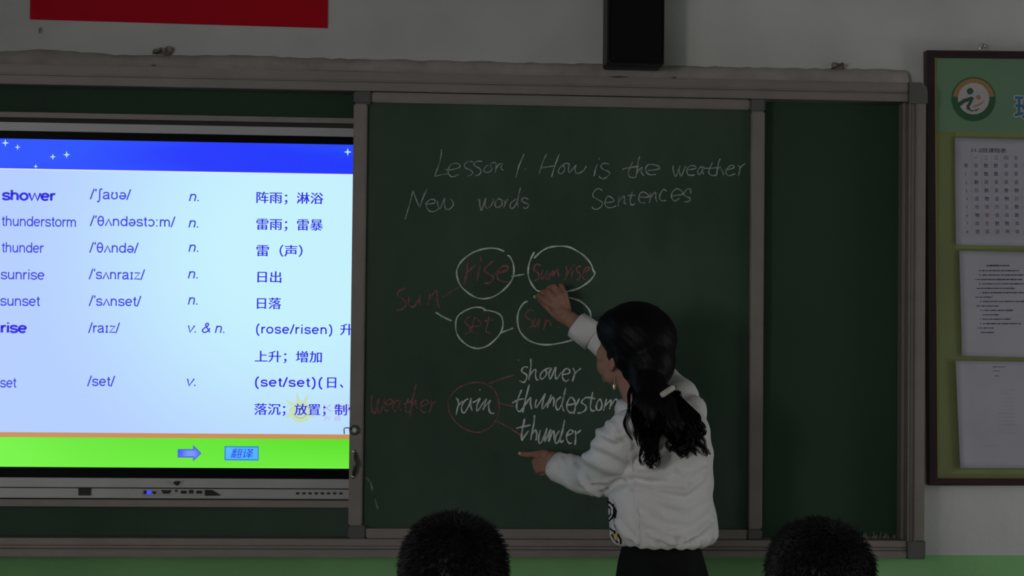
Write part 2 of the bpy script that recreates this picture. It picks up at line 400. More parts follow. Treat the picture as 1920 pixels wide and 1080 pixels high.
# ------------------------------------------------------------------ chalkboard outer frame (fixed)
YF = -.115
xr = X(1735, 600, YF); xl = 2*X(327, 500, YF)-xr
ztop = Z(0, 119.6, YF); zg1 = Z(660, 153.5, YF); zt = Z(660, 169, YF)
zb1 = Z(640, 1011, YF); zb0 = Z(640, 1045, YF)
xs = X(1703, 600, YF)
frame = empty('chalkboard_frame', ((xl+xr)/2, 0, zb0), 'wide grey aluminium chalkboard frame with green backing panels, fixed around the lit screen', 'chalkboard frame')
fr = MB().box(xl+.05, xs, YF, -.001, zg1+.002, ztop, .004).box(xl+.05, xs, YF+.006, -.001, zt, zg1-.001, .002)
fr.box(xl+.05, xs, YF+.012, -.002, zg1-.004, zg1+.004)
fr.build('top_rail', M['alu'], frame)
h = zb1-zb0
fr = MB().box(xl+.05, xs, YF, -.001, zb0, zb0+h*.42, .003).box(xl+.05, xs, YF+.004, -.001, zb0+h*.45, zb0+h*.60, .002).box(xl+.05, xs, YF+.002, -.001, zb0+h*.63, zb1, .002)
fr.build('bottom_rail', M['alu'], frame)
for s in (1, -1):
    cx = (xl+xr)/2
    def mx_(a, b, s=s):
        a, b = (a, b) if s > 0 else (2*cx-b, 2*cx-a); return a, b
    zc = Z(1720, 194, YF)
    f = MB()
    for p, q, yy in ((xs, X(1715, 600, YF), YF+.005), (X(1716, 600, YF), xr, YF), (xs-.001, xs+.004, YF-.003), (X(1714.5, 600, YF), X(1717, 600, YF), YF-.004)):
        a, b = mx_(p, q); f.box(a, b, yy, -.001, zb1-.002, zc, .0015)
    f.build('side_stile', M['alu'], frame)
    # rounded corner caps
    a, b = mx_(xs-.001, xr+.003); R_ = .025; pts = []
    for i in range(7):
        t = math.pi/2*i/6; pts.append((xr+.003-R_+R_*math.cos(t), ztop+.001-R_+R_*math.sin(t)))
    pts += [(xs-.001, ztop+.001), (xs-.001, zc), (xr+.003, zc)]
    if s < 0: pts = [(2*cx-p[0], p[1]) for p in pts]
    MB().prism(pts, YF-.003, -.001).build('corner_cap', M['corner'], frame)
    MB().box(a, b, YF-.003, -.001, zb0-.002, zb1+.001, .003).build('corner_cap', M['corner'], frame)
# fixed green backing: above, below and right (and left, outside the frame)
YP = -.045
zst, zsb = Z(0, 210.5, YP), Z(320, 950, YP)
xpl, xpr = xl+.05, xs+.002
xdr = X(900, 500, YP); xdl = 2*X(327, 500, YP)-xdr
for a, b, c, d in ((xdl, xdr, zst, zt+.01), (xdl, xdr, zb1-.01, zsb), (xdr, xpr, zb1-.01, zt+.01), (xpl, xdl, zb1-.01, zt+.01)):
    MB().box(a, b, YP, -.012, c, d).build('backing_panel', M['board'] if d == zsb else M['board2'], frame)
MB().box(X(1696, 600, YF), xs, YF+.025, YP, zb1, zt, .003).build('inner_stile', M['alu'], frame)
# chalk dust lying in the bottom right of the track
d_ = MB()
for i in range(26):
    px = 1600+i*3.8+RNG.uniform(-2, 2); L_ = RNG.uniform(4, 16)
    p = W(px, 1014-RNG.uniform(0, 3), YP-.004); q = W(px+RNG.uniform(-5, 5), 1013-L_, YP-.002)
    d_.tube([p, q], [.003, .0008], 4)
tag(d_.build('chalk_dust', M['dust'], frame), 'pale chalk dust smeared in the lower right corner')

# ------------------------------------------------------------------ interactive display behind the boards
disp = empty('interactive_display', (X(327, 900, -.06), -.012, Z(327, 937, -.06)), 'large lit screen showing a blue, white and green vocabulary slide, left of the chalkboard', 'screen')
YD = -.068
def strip(name, ya0, yb0, yf, m, x0=xdl, x1=xdr, px=330, bev=.001, parent=disp, back=-.0125):
    return MB().box(x0, x1, yf, back, Z(px, yb0, yf), Z(px, ya0, yf), bev).build(name, m, parent)
S = lambda y: y+4.9   # line offsets at x=330 against x=0, upper edge
strip('mounting_trim', 215.5, 225.5, YD-.002, M['alu'])
strip('trim_gap', 225, 235, YD+.014, M['groove'])
strip('bezel', 234.5, 250.5, YD-.004, M['alu2']).name = 'bezel_top'
strip('glass_border', 250, 896.5, YD+.002, M['blackglass'])
strip('bezel', 897, 914.5, YD-.004, M['alu2']).name = 'bezel_bottom'
strip('trim_gap', 914.5, 916.6, YD+.004, M['groove'])
strip('control_strip', 916.6, 934.5, YD-.003, M['alu2'])
strip('trim_gap', 934.5, 937.5, YD+.006, M['groove'])
strip('mounting_trim', 937.5, 950.5, YD-.001, M['alu'])
YS = YD+.0012
def sx(px): return X(px, 560, YS)
xsr = sx(872); xsl = 2*sx(327)-xsr
def sz(py): return Z(330, py, YS)
def flat(name, x0, x1, z0, z1, y, m, parent):
    nx = 1
    return mesh(name, [(x0, y, z0), (x1, y, z0), (x1, y, z1), (x0, y, z1)], [(0, 1, 2, 3)], m, parent)
ms = emis('slide_white', srgb(178,204,253), 1, srgb(196,240,252), 2.2)
_N, _L = ms.node_tree.nodes, ms.node_tree.links      # the slide's own picture: a cyan centre fading to lilac edges
_tc = [x for x in _N if x.type == 'TEX_COORD'][0]; _mx = [x for x in _N if x.type == 'MIX'][0]
_d = _N.new('ShaderNodeVectorMath'); _d.operation = 'DISTANCE'; _c = W(560, 470, YS); _d.inputs[1].default_value = tuple(_c-disp.location)
_r1 = _N.new('ShaderNodeMapRange'); _r1.inputs[1].default_value = .80; _r1.inputs[2].default_value = .16; _r1.interpolation_type = 'SMOOTHSTEP'
_L.new(_tc.outputs['Object'], _d.inputs[0]); _L.new(_d.outputs['Value'], _r1.inputs[0]); _L.new(_r1.outputs[0], _mx.inputs['Factor'])
scr = flat('screen', xsl, xsr, sz(877), sz(265.5), YS, ms, disp)
tag(scr, 'glowing slide panel in pale blue')
flat('slide_header', xsl, xsr, sz(321), sz(265.5), YS-.0002, emis('slide_blue', srgb(24,52,250), 1, srgb(30,78,255), 1.6, (1,1,5)), scr)
flat('slide_header_line', xsl, xsr, sz(323), sz(321), YS-.0003, emis('slide_lilac', srgb(225,228,252), 1), scr)
flat('slide_divider', xsl, xsr, sz(821.5), sz(812.5), YS-.0002, emis('slide_orange', srgb(200,140,85), 1), scr)
flat('slide_footer', xsl, xsr, sz(877), sz(821.5), YS-.0002, emis('slide_green', srgb(118,242,68), 1, srgb(90,222,36), 1.3, (1,1,3)), scr)
YT = YS-.0006
E_blue = emis('slide_text_blue', srgb(38,30,222)); E_thin = emis('slide_text_thin', srgb(62,66,220)); E_mid = emis('slide_text_mid', srgb(62,58,200))
E_star = emis('slide_star', srgb(190,225,255))
st = MB()
for x, y, r in ((10,268,7),(33,276,5.5),(99,294,6),(125,290,7),(67,312,4.5),(652,285,7.5)):
    pts = []
    for i in range(8):
        a = math.pi/4*i; q = r if i % 2 == 0 else r*.3; pts.append((x+q*math.sin(a), y-q*math.cos(a)))
    st.slab(pts, YT, .0002)
st.build('slide_stars', E_star, scr)
rows = [('shower', 3, 106, 374.8, 1), ('thunderstorm', 2, 142.5, 423.5, 0), ('thunder', 2, 83, 473, 0), ('sunrise', 1, 83.5, 523.5, 0), ('sunset', 0, 76, 573, 0), ('rise', 1, 51, 623.5, 1), ('set', 0, 31.5, 726.5, 0)]
for t_, a, b, y, bo in rows:
    pen(t_, 'slide_word', E_blue if bo else E_thin, scr, a, b, y, 26.5, YT, .15 if bo else .098)
for t_, a, b, y in (('/ˈʃaʊə/', 168, 246, 373), ('/ˈθʌndəstɔːm/', 168, 329, 423), ('/ˈθʌndə/', 167, 260, 473), ('/ˈsʌnraɪz/', 166, 272, 523), ('/ˈsʌnset/', 166, 265, 573), ('/raɪz/', 165, 225, 623.5), ('/set/', 163, 216, 723.5)):
    pen(t_, 'slide_phonetic', E_thin, scr, a, b, y, 26, YT, .10, gap=.02)
for t_, a, b, y in (('n.', 354, 373, 377), ('n.', 353, 372, 426.5), ('n.', 353, 372, 472), ('n.', 352, 371, 522), ('n.', 352, 370.5, 571), ('v. & n.', 352, 421, 623.6), ('v.', 350, 367, 723.6)):
    pen(t_, 'slide_word_class', E_thin, scr, a, b, y, 26, YT, .10, shear=.22)
for t_, a, b, y in (('阵雨；淋浴', 481, 606, 379), ('雷雨；雷暴', 481, 605, 429), ('雷（声）', 481, 567, 478.5), ('日出', 483, 527, 528), ('日落', 482, 527, 577.5), ('升', 638, 661, 626.5), ('上升；增加', 478, 603, 677), ('日', 613.6, 630, 726), ('、', 637.5, 643.5, 726), ('落沉；放置；制作', 477, 676, 776)):
    text(t_, 'slide_meaning', E_blue, scr, a, b, y, 23.5, YT, heavy=.45)
pen('(rose/risen)', 'slide_meaning', E_blue, scr, 480, 623, 625, 24, YT, .105, gap=.06)
pen('(set/set)(', 'slide_meaning', E_blue, scr, 478, 605.5, 724.5, 24, YT, .11, gap=.06)
# faint sun emblem beside the last line
E_sun = emis('slide_sun_emblem', srgb(196,222,186)); E_k = emis('slide_emblem_letters', srgb(190,180,232))
sm = MB(); c = (563, 772)
pts = []
for i in range(36):
    a = 2*math.pi*i/36; pts.append((c[0]+21*math.cos(a), c[1]-20*math.sin(a)))
sm.slab(pts, YT+.0003, .0001)
for a in (100, 65, 140, 20, 200, 340):
    a = math.radians(a); L_ = 38 if math.sin(a) > .5 else 32
    u = (math.cos(a), -math.sin(a)); v = (-u[1], u[0])
    sm.slab([(c[0]+u[0]*17+v[0]*5, c[1]+u[1]*17+v[1]*5), (c[0]+u[0]*L_, c[1]+u[1]*L_), (c[0]+u[0]*17-v[0]*5, c[1]+u[1]*17-v[1]*5)], YT+.0003, .0001)
sm.build('slide_emblem', E_sun, scr)
MB().tube([W(563+11*math.cos(math.radians(a)), 775+9*math.sin(math.radians(a)), YT+.0001) for a in range(10, 180, 17)], .0008, 4).build('slide_emblem_smile', emis('slide_smile', srgb(160,165,150)), scr)
text('KIN', 'slide_emblem_letters', E_k, scr, 606, 655, 772, 20, YT+.0003)
text('方 直', 'slide_emblem_letters', E_k, scr, 606, 640, 788, 10, YT+.0003)
# arrow and button
A_ = [(333,842),(362,842),(362,834),(378,850),(362,865),(362,858),(333,858)]
MB().slab(A_, YT, .0002).build('slide_arrow', emis('slide_arrow_edge', srgb(70,105,215)), scr)
MB().slab([(336,844.5),(364,844.5),(364,840),(374.5,850),(364,860),(364,855.5),(336,855.5)], YT-.0002, .0001).build('slide_arrow_fill', emis('slide_arrow_blue', srgb(50,72,250), 1, srgb(120,150,250), 18), scr)
MB().slab([(421,836.5),(485,837),(485,863.5),(421,863)], YT, .0002).build('slide_button', emis('slide_button_edge', srgb(40,120,205)), scr)
MB().slab([(423,838.5),(483.5,839),(483.5,861.5),(423,861)], YT-.0002, .0001).build('slide_button_face', emis('slide_button_blue', srgb(90,185,255), 1, srgb(60,165,250), 9), scr)
text('翻译', 'slide_button_text', E_blue, scr, 433, 475, 857, 19, YT-.0004, shear=.2)
# lower bezel fittings
YC = YD-.004
MB().slab([(147,915.5),(168,915.5),(168,929),(147,929)], YC-.010, .012).build('sensor', M['black'], disp)
lg = MB().slab([(311,902),(322,902),(320,905),(313,905)], YC-.0006, .0005).slab([(318,906),(322,905),(325,911),(320,911)], YC-.0006, .0005).slab([(338,900),(345,900),(340,911),(333,911)], YC-.0006, .0005)
tag(lg.build('emblem', M['lwhite'], disp), 'pale angular emblem')
MB().slab([(324,906),(328,902),(339,902),(336,909),(332,911)], YC-.0008, .0006).build('emblem_mark', M['black'], disp)
pp = MB().slab([(266,917.5),(400,918.5),(398,931),(266,930)], YC-.001, .002).build('port_panel', mat('port_panel_grey', (.48,.465,.47), .5), disp)
for q in ([(269,920),(276,920),(276,926),(269,926)], [(285,921.5),(294,921.5),(292,926),(287,926)], [(302,919),(322,919),(318,925.5),(306,925.5)], [(328,918.5),(333,918.5),(333,922),(328,922)], [(339,920),(350,920),(350,925.5),(339,925.5)], [(368,920),(379,920),(379,925.5),(368,925.5)], [(354,918.5),(363,918.5),(363,925.5),(354,925.5)]):
    MB().slab(q, YC-.0016, .002).build('port', M['black'] if q[0][0] != 354 else M['groove'], pp)
MB().slab([(275,919.5),(283,919.5),(283,927),(275,927)], YC-.002, .002).build('power_light', emis('power_light_blue', srgb(60,70,255)), pp)
MB().slab([(384,919),(396,919.5),(405,925),(412,929),(384,929.5)], YC-.012, .012).build('plug_and_shade', M['black'], disp)  # tapered right end is the plug's shade, cut into the same black shape
for i in range(8):
    x = 558+i*11.6; MB().slab([(x-3.2,923.2),(x+3.2,923.2),(x+3.2,927.2),(x-3.2,927.2)], YC-.0012, .002).build('control_button', M['groove'], disp)

# ------------------------------------------------------------------ sliding writing board
YB_, YBF = -.086, -.100
x0, x1 = X(658, 600, YBF), X(1432, 600, YBF)
z1, z0 = Z(1000, 177, YBF), Z(1000, 1010.5, YBF)
xi0, xi1 = X(684, 600, YBF), X(1406, 600, YBF)
zi1, zi0 = Z(1000, 197.5, YBF), Z(1000, 993.5, YBF)
sb = empty('sliding_chalkboard', ((x0+x1)/2, YB_, z0), 'green sliding chalkboard covered with chalk words and circles, behind the teacher', 'chalkboard')
MB().box(xi0-.01, xi1+.01, YB_, YB_+.024, zi0-.01, zi1+.01).build('writing_surface', M['board'], sb)
MB().box(x0, xi0, YBF, YB_+.024, z0+.036, z1-.036, .003).build('left_stile', M['alu'], sb)
MB().box(xi1, x1, YBF, YB_+.024, z0+.03, z1-.036, .003).build('right_stile', M['alu'], sb)
MB().box(xi0+.012, xi1-.004, YBF+.001, YB_+.024, zi1, z1-.002, .003).build('top_rail', M['alu'], sb)
MB().box(xi0+.012, xi1-.004, YBF+.001, YB_+.024, z0, zi0, .002).box(xi0+.012, xi1-.004, YBF-.002, YB_, zi0-.003, zi0+.002).build('bottom_rail', M['alu'], sb)
for a, b, c, d in ((x0-.001, xi0+.012, z1-.036, z1+.002), (xi1-.004, x1+.001, z1-.036, z1+.002), (x0-.001, xi0+.012, z0-.002, z0+.036), (xi1-.004, x1+.001, z0-.002, z0+.03)):
    MB().box(a, b, YBF-.002, YB_+.024, c, d, .005).build('corner_cap', M['corner'], sb)
# lock, its hook and the pull handle
p = W(664, 806, YBF)
lk = MB().tube([p+Vector((0,0,0)), p+Vector((0,-.010,0)), p+Vector((0,-.012,0))], [.0135,.0135,.011], 20).build('lock', M['darksteel'], sb)
MB().tube([p+Vector((.001,-.010,0)), p+Vector((.001,-.017,0))], [.007,.006], 14).build('lock_barrel', M['steel'], lk)
MB().tube([p+Vector((-.006,-.014,.002)), W(657, 802.5, YBF-.018), W(648, 802, YBF-.02), W(645, 804, YBF-.02), W(645.5, 814, YBF-.02)], .0016, 6).build('key_hook', M['darksteel'], lk)
hd = MB().tube([W(664, 848, YBF-.004), W(665, 855, YBF-.012), W(666, 870, YBF-.020), W(664, 886, YBF-.012), W(662, 893, YBF-.004)], [.0045,.005,.0065,.005,.0045], 10).build('pull_handle', M['darksteel'], sb, smooth=True)
MB().ell(W(663.5, 847, YBF-.005), .0055).ell(W(661.5, 894, YBF-.005), .0055).build('handle_knob', M['steel'], hd, smooth=True)

# chalk marks: strokes read off the photograph zooms (origin x, origin y, zoom)
YK = YB_-.0006
def ribbon(name, strokes, org, m, wd, label=None, parent=sb):
    ox, oy, s = org; vs = []; fs = []
    for st_ in strokes:
        st_ = [(a, b) for a, b in zip(st_[0::2], st_[1::2])]
        if len(st_) == 2: st_ = [st_[0], ((st_[0][0]+st_[1][0])/2+RNG.uniform(-.4, .4)*s, (st_[0][1]+st_[1][1])/2), st_[1]]
        P = catmull(st_, 7); P = [W(ox+q[0]/s, oy+q[1]/s, YK) for q in P]
        k = len(vs); ph = RNG.uniform(0, 6)
        for i, q in enumerate(P):
            d = P[min(i+1, len(P)-1)]-P[max(i-1, 0)]
            if d.length < 1e-7: d = Vector((1,0,0))
            d.normalize(); nrm = Vector((-d.z, 0, d.x)); h_ = wd*(.00070 if m is M['redchalk'] else .00064)*(1+.22*math.sin(i*.45+ph))*(1 if 0 < i < len(P)-1 else .7)
            vs += [q+nrm*h_, q-nrm*h_]
        for i in range(len(P)-1): a = k+2*i; fs.append((a, a+2, a+3, a+1))
    o = mesh(name, vs, fs, m, parent)
    if label: o['label'] = label
    return o
WH, TH, RD = M['chalk'], M['chalkthin'], M['redchalk']
O = (800, 270, 9.6)
ribbon('chalk_word', [(262,95,262,200,235,320,190,450,145,580),(145,582,200,568,300,545,395,535),(330,462,440,462,560,435,600,400,575,360,500,345,430,380,390,450,390,520,430,580,490,585,575,545),(835,325,780,310,710,335,675,385,700,430,780,465,825,510,800,555,735,580),(1005,315,930,308,860,340,850,370,890,405,950,440,978,490,945,550,875,570),(1100,375,1045,430,1030,480,1070,512,1130,500,1175,450,1150,400,1150,360,1200,335,1245,345,1250,400,1235,520),(1250,450,1300,370,1365,350,1340,420,1350,460,1380,470)], O, TH, 2.3, 'white chalk word Lesson')
ribbon('chalk_number', [(1755,178,1700,300,1650,430,1605,610),(1768,450,1778,458)], O, TH, 2.6, 'white chalk numeral 1 with a dot')
O = (1000, 270, 9.6)
ribbon('chalk_word', [(237,178,185,290,140,420,100,548),(467,180,410,330,360,480,325,600),(140,435,250,412,375,392),(545,375,480,425,450,490,480,535,540,505,565,440,545,385,560,355,620,348,650,370,630,440,645,515,700,460,770,370,750,450,770,525,830,520,905,475,955,395)], O, TH, 2.4, 'white chalk word How')
ribbon('chalk_word', [(1150,360,1115,470,1090,585),(1182,248,1186,280),(1360,360,1300,345,1235,365,1215,410,1260,455,1340,490,1375,525,1330,590,1260,625,1210,610,1180,575)], O, TH, 2.5, 'white chalk word is')
ribbon('chalk_word', [(1788,318,1740,430,1712,520,1735,590,1800,605,1845,595),(1605,465,1640,440,1750,425,1900,400),(1915,225,1890,300,1870,440,1850,600),(1860,540,1900,470,1965,420,1940,500,1990,570),(2060,475,2190,465,2270,440,2260,405,2180,375,2070,375,2025,430,2030,500,2100,555,2210,545)], O, TH, 2.5, 'white chalk word the')
O = (1200, 270, 9.6)
ribbon('chalk_word', [(595,380,600,480,645,585,720,395,705,480,740,575,820,395,790,470),(830,465,900,460,1000,440,990,400,920,388,860,430,845,510,880,560,985,560),(1140,420,1090,415,1045,470,1045,530,1080,545,1150,410,1120,480,1145,545),(1305,330,1250,450,1240,520,1290,565,1375,565),(1150,440,1300,435,1400,425),(1445,262,1410,350,1390,470,1375,570),(1390,470,1440,410,1475,480,1510,560),(1520,460,1600,455,1690,425,1680,385,1620,395,1560,460,1550,530,1600,570,1720,535),(1770,380,1800,450,1770,580),(1800,440,1830,395,1900,350)], O, TH, 2.4, 'white chalk word weather in the title line')
O = (750, 340, 7.68)
ribbon('chalk_word', [(72,548,140,320,190,135),(190,135,240,280,285,380),(285,380,330,240,390,105),(355,325,440,325,505,305,495,265,440,262,385,310,385,380,430,430,490,435,550,400),(540,280,545,340,575,392,640,250,640,340,670,400,720,395,770,330,730,250)], O, TH, 2.4, 'white chalk word New')
ribbon('chalk_word', [(1115,270,1145,265,1150,340,1175,415,1235,240,1225,330,1250,388,1310,350,1350,270,1330,250),(1420,245,1375,300,1375,360,1420,375,1470,330,1460,270,1420,245),(1490,265,1515,310,1490,385),(1515,310,1555,255),(1670,255,1600,310,1585,370,1620,390,1680,310,1735,90),(1735,90,1700,230,1690,330,1710,370),(1850,265,1810,238,1765,245,1750,280,1800,310,1850,330,1840,370,1800,392,1775,370)], O, TH, 2.5, 'white chalk word words')
O = (1090, 330, 8.727)
ribbon('chalk_word', [(340,240,300,210,240,220,195,280,195,340,260,380,340,430,330,490,270,540,210,540,170,510),(370,440,460,430,535,405,490,350,430,335,395,400,390,470,430,515,500,515,570,485),(620,330,605,420,600,500),(610,440,650,370,700,330,705,400,700,440,735,460),(835,255,810,340,800,430,830,475,885,450),(755,320,890,310),(960,345,1090,345,1095,310,1020,262,960,290,940,370,970,435,1050,440),(1130,265,1130,350,1110,440),(1125,370,1180,290,1220,270,1215,350,1240,430),(1395,250,1350,218,1300,280,1280,350,1310,405,1390,400),(1490,320,1650,300,1640,250,1570,208,1510,240,1475,310,1490,380,1530,410,1605,365),(1790,290,1785,225,1740,210,1690,260,1680,310,1740,345,1785,375,1750,420,1680,420)], O, TH, 2.4, 'white chalk word Sentences')
O = (730, 450, 4.908)
ribbon('chalk_word', [(150,440,90,470,75,510,130,545,155,580,130,630,65,650),(185,510,175,570,190,610,235,605,285,510,275,570,290,605),(375,490,350,605),(360,560,420,475,440,480,440,560,460,630)], O, RD, 3.0, 'red chalk word sun')
ribbon('chalk_line', [(485,530,560,480,650,430)], O, RD, 2.2, 'faint red chalk line from sun up to rise')
ribbon('chalk_word', [(720,205,715,280,690,410),(705,330,715,300,790,235),(835,235,820,300,808,375),(838,155,848,210),(955,195,890,250,880,290,930,320,960,345,930,390,875,400),(970,310,1050,290,1090,270,1080,240,1030,250,995,300,1000,360,1050,385,1095,385)], O, RD, 3.6, 'red chalk word rise')
ribbon('chalk_circle', [(1060,105,980,78,880,80,770,115,680,180,630,250,620,320,650,410,710,475,790,525,870,540,960,520,1050,460,1120,380,1145,300,1140,220,1110,155,1085,140)], O, WH, 3.2, 'white chalk circle around rise')
ribbon('chalk_word', [(740,705,705,730,705,770,740,800,740,850,695,865),(750,800,840,785,830,750,790,715,770,760,760,830,790,860,825,855),(920,700,900,780,890,840,920,855,940,850),(875,745,955,735)], O, RD, 2.8, 'red chalk word set')
ribbon('chalk_circle', [(880,635,830,620,760,625,680,660,625,710,610,790,625,870,680,940,750,985,820,998,900,975,970,920,1020,860,1045,790,1035,710,990,670,920,650,865,645)], O, WH, 3.2, 'white chalk circle around set')
ribbon('chalk_line', [(425,665,500,710,575,745)], O, WH, 3.2, 'white chalk dash from sun down to set')
ribbon('chalk_line', [(1025,855,1140,810)], O, WH, 3.0, 'white chalk dash right of the circled set')
O = (940, 450, 5.141)
ribbon('chalk_line', [(95,352,225,330)], O, WH, 3.0, 'white chalk dash between rise and sunrise')
ribbon('chalk_word', [(385,245,340,235,315,265,320,295,355,320,360,365,320,395),(400,285,385,340,400,375,440,300,430,380),(470,310,450,385,500,295,495,355,540,280,550,340,562,352),(625,250,632,330,608,390),(620,350,680,265),(690,290,670,385),(695,235,703,252),(770,250,725,265,730,300,760,330,750,375,720,385),(780,320,840,290,850,265,815,270,785,330,790,375,825,380)], O, RD, 3.2, 'red chalk word sunrise')
ribbon('chalk_circle', [(315,175,380,115,450,75,540,60,640,65,720,100,800,155,860,225,885,290,900,325,860,385,790,440,720,475,640,495),(318,115,280,190,260,270,262,350,290,420,330,475,365,495,450,510,560,510,640,495)], O, WH, 3.4, 'white chalk circle around sunrise')
ribbon('chalk_word', [(320,685,270,675,235,710,240,745,290,775,295,820,270,855),(330,750,310,800,320,845,370,765,355,830,362,850),(430,760,410,860,440,780,470,790,480,835),(560,835,548,848)], O, RD, 2.8, 'red chalk word sunset, half hidden by the raised hand')
ribbon('chalk_circle', [(255,590,215,610,170,680,155,770,175,870,240,950,330,995,440,1010,560,995,690,960,790,900,850,830,862,745,850,680,800,620,740,580,655,555)], O, WH, 3.4, 'white chalk circle around sunset')
O = (690, 700, 7.385)
ribbon('chalk_word', [(60,295,45,380,55,500,75,550,110,520,150,345,135,450,150,550,200,480,235,345),(240,440,320,420,340,375,290,360,240,420,225,480,250,525,290,510),(440,390,385,380,350,440,350,500,385,520,450,380,430,460,460,515),(560,345,530,440,520,510,550,545,590,520),(490,430,600,380),(668,150,630,300,600,440,585,600),(600,480,660,370,665,440,690,495),(740,460,830,420,820,375,770,375,730,430,735,510,780,545,815,530),(870,360,880,430,850,550),(880,430,935,390)], O, RD, 3.0, 'dull red chalk word weather at the left of the board')
ribbon('chalk_circle', [(1500,125,1400,140,1270,190,1170,280,1115,380,1115,480,1150,580,1220,680,1320,760,1430,805,1530,815,1640,780,1730,710,1790,610,1815,490,1800,350,1760,250,1690,180,1600,135,1500,125)], O, RD, 2.7, 'red chalk circle around rain')
ribbon('chalk_word', [(1215,340,1245,370,1250,430,1235,500,1220,580),(1245,450,1310,380),(1390,350,1340,380,1300,450,1300,520,1335,545,1400,440,1430,345,1420,440,1445,525),(1450,405,1500,380,1550,350,1510,440,1515,520,1600,400,1640,350),(1640,350,1590,510),(1600,490,1690,375,1670,440,1680,520,1710,555,1750,550),(1545,225,1552,235)], O, WH, 3.2, 'white chalk word rain')
ribbon('chalk_line', [(1670,145,1800,95,1920,50,2026,26)], O, RD, 3.0, 'red chalk line from rain up to shower')
ribbon('chalk_line', [(1800,400,1880,432,2040,458)], O, RD, 2.8, 'red chalk line from rain to the middle weather word')
ribbon('chalk_line', [(1780,655,1930,740,2115,856)], O, RD, 3.0, 'red chalk line from rain down to thunder')
O = (930, 670, 8)
ribbon('chalk_word', [(480,150,420,145,385,190,395,220,455,260,460,310,420,375,350,350),(520,20,525,120,510,230,490,345),(500,280,570,190,600,200,590,270,610,335,640,335),(720,190,670,250,665,310,700,320,755,260,750,200,715,200,770,170,830,165,795,240,815,325,895,150,890,250,905,325,985,220),(1000,260,1090,240,1105,190,1050,170,1000,230,1000,310,1045,360,1095,330),(1155,160,1180,230,1145,365),(1180,240,1275,165)], O, WH, 3.2, 'white chalk word shower')
ribbon('chalk_word', [(385,485,330,620,310,720,320,790,360,810,400,760),(240,685,330,640,420,620),(500,405,470,520,430,680,400,830),(430,720,520,600,515,690,540,780),(610,630,590,700,605,750,680,640,745,540),(745,540,700,680,700,770,770,680),(830,560,790,660,770,760),(790,700,850,600,870,640,860,740),(980,590,910,650,900,740,930,790,990,690,1045,455),(1045,455,1010,620,990,720,1020,815),(1075,715,1170,695,1170,640,1120,600,1070,680,1065,770,1110,830,1150,820),(1180,640,1190,740,1165,850),(1190,740,1250,615),(1350,600,1300,640,1285,680,1350,730,1340,790,1280,830,1215,835),(1450,520,1430,640,1415,740,1440,805,1490,790),(1350,600,1440,610,1490,625),(1555,620,1510,700,1510,780,1560,790,1590,720,1575,650,1555,620),(1660,620,1640,700,1610,800),(1640,730,1720,640,1720,700,1700,780),(1710,740,1790,630,1820,660,1790,740,1790,810)], O, WH, 3.3, 'white chalk word thunderstom, longest of the three weather words')
ribbon('chalk_dot', [(330,40,336,48)], O, WH, 2.2)
O = (930, 770, 8)
ribbon('chalk_word', [(430,120,400,260,385,360,390,445,430,380,490,300),(305,265,400,240,520,215),(578,65,570,180,545,300,520,440),(540,350,590,290,610,350,600,450),(665,290,640,400,650,490,700,440,765,260,740,380,735,460,820,285,800,370,790,460,850,310,870,330,870,440),(950,300,900,380,885,450,905,490,960,420,1030,140),(1030,140,1000,300,970,400,975,475,1015,440),(1065,370,1140,340,1155,310,1110,290,1065,350,1060,430,1100,490,1140,480),(1190,300,1195,400,1185,515),(1195,350,1275,290)], O, WH, 3.4, 'white chalk word thunder above the pointing hand')
ribbon('chalk_smudge', [(40,60,75,100,90,160),(110,220,130,300)], (676, 880, 4), M['dust'], 4)

# ------------------------------------------------------------------ things on the wall above the board
p = [W(56, 36, -.004), W(614, 52.5, -.004)]
zt_ = p[1].z+.52
bn = MB().prism([(p[0].x, p[0].z), (p[1].x, p[1].z), (p[1].x, zt_), (p[0].x, zt_)], -.005, -.0005)
bn = bn.build('red_banner', M['red']); tag(bn, 'plain red banner sheet hung flat on the wall above the screen', 'banner')
YK2 = -.15
a, b = X(1140, 60, YK2), X(1247, 60, YK2); zq = Z(1190, 120, YK2)
sp = empty('wall_speaker', ((a+b)/2, 0, zq), 'tall black box loudspeaker on the wall above the sliding chalkboard', 'speaker')
MB().box(a, b, YK2+.012, -.03, zq, zq+.62, .004).build('cabinet', M['black'], sp)
MB().box(a+.004, b-.004, YK2, YK2+.012, zq+.004, zq+.616, .005).build('grille', mat('speaker_grille_cloth', (.010,.010,.011), .95, var=.3, scale=300, spec=.1), sp)
MB().box(a+.04, b-.04, -.03, -.0005, zq+.1, zq+.16).box(a+.04, b-.04, -.03, -.0005, zq+.46, zq+.52).build('bracket', M['darksteel'], sp)
def lump(px, py, label, s=1.):
    c = W(px, py, -.012); root = empty('wall_anchor', (c.x, 0, c.z), label, 'wall anchor')
    m = MB()
    for i in range(9):
        m.ell(c+Vector((RNG.uniform(-.018, .018)*s, RNG.uniform(-.002, .006), RNG.uniform(-.008, .006)*s)), (RNG.uniform(.006, .012)*s, .012, RNG.uniform(.004, .009)*s), u=10, v=6)
    v, f = fused(m, .0025, 1, lambda co, no: RNG.uniform(-.0012, .0012, len(co)))
    mesh('mortar_lump', v, f, M['cement'], root)
    MB().tube([c+Vector((.004, .01, .002)), c+Vector((.005, -.016, .001)), c+Vector((.005, -.018, .001))], [.003,.003,.0055], 8).build('screw', M['darksteel'], root)
    MB().tube([c+Vector((-.026*s, -.004, -.010)), c+Vector((-.012, -.012, -.006)), c+Vector((.004, -.014, .002))], .0016, 5).build('wire', M['darksteel'], root)
lump(305, 95, 'crumbling mortar lump with a screw, left, on the wall below the red banner', 1.05)
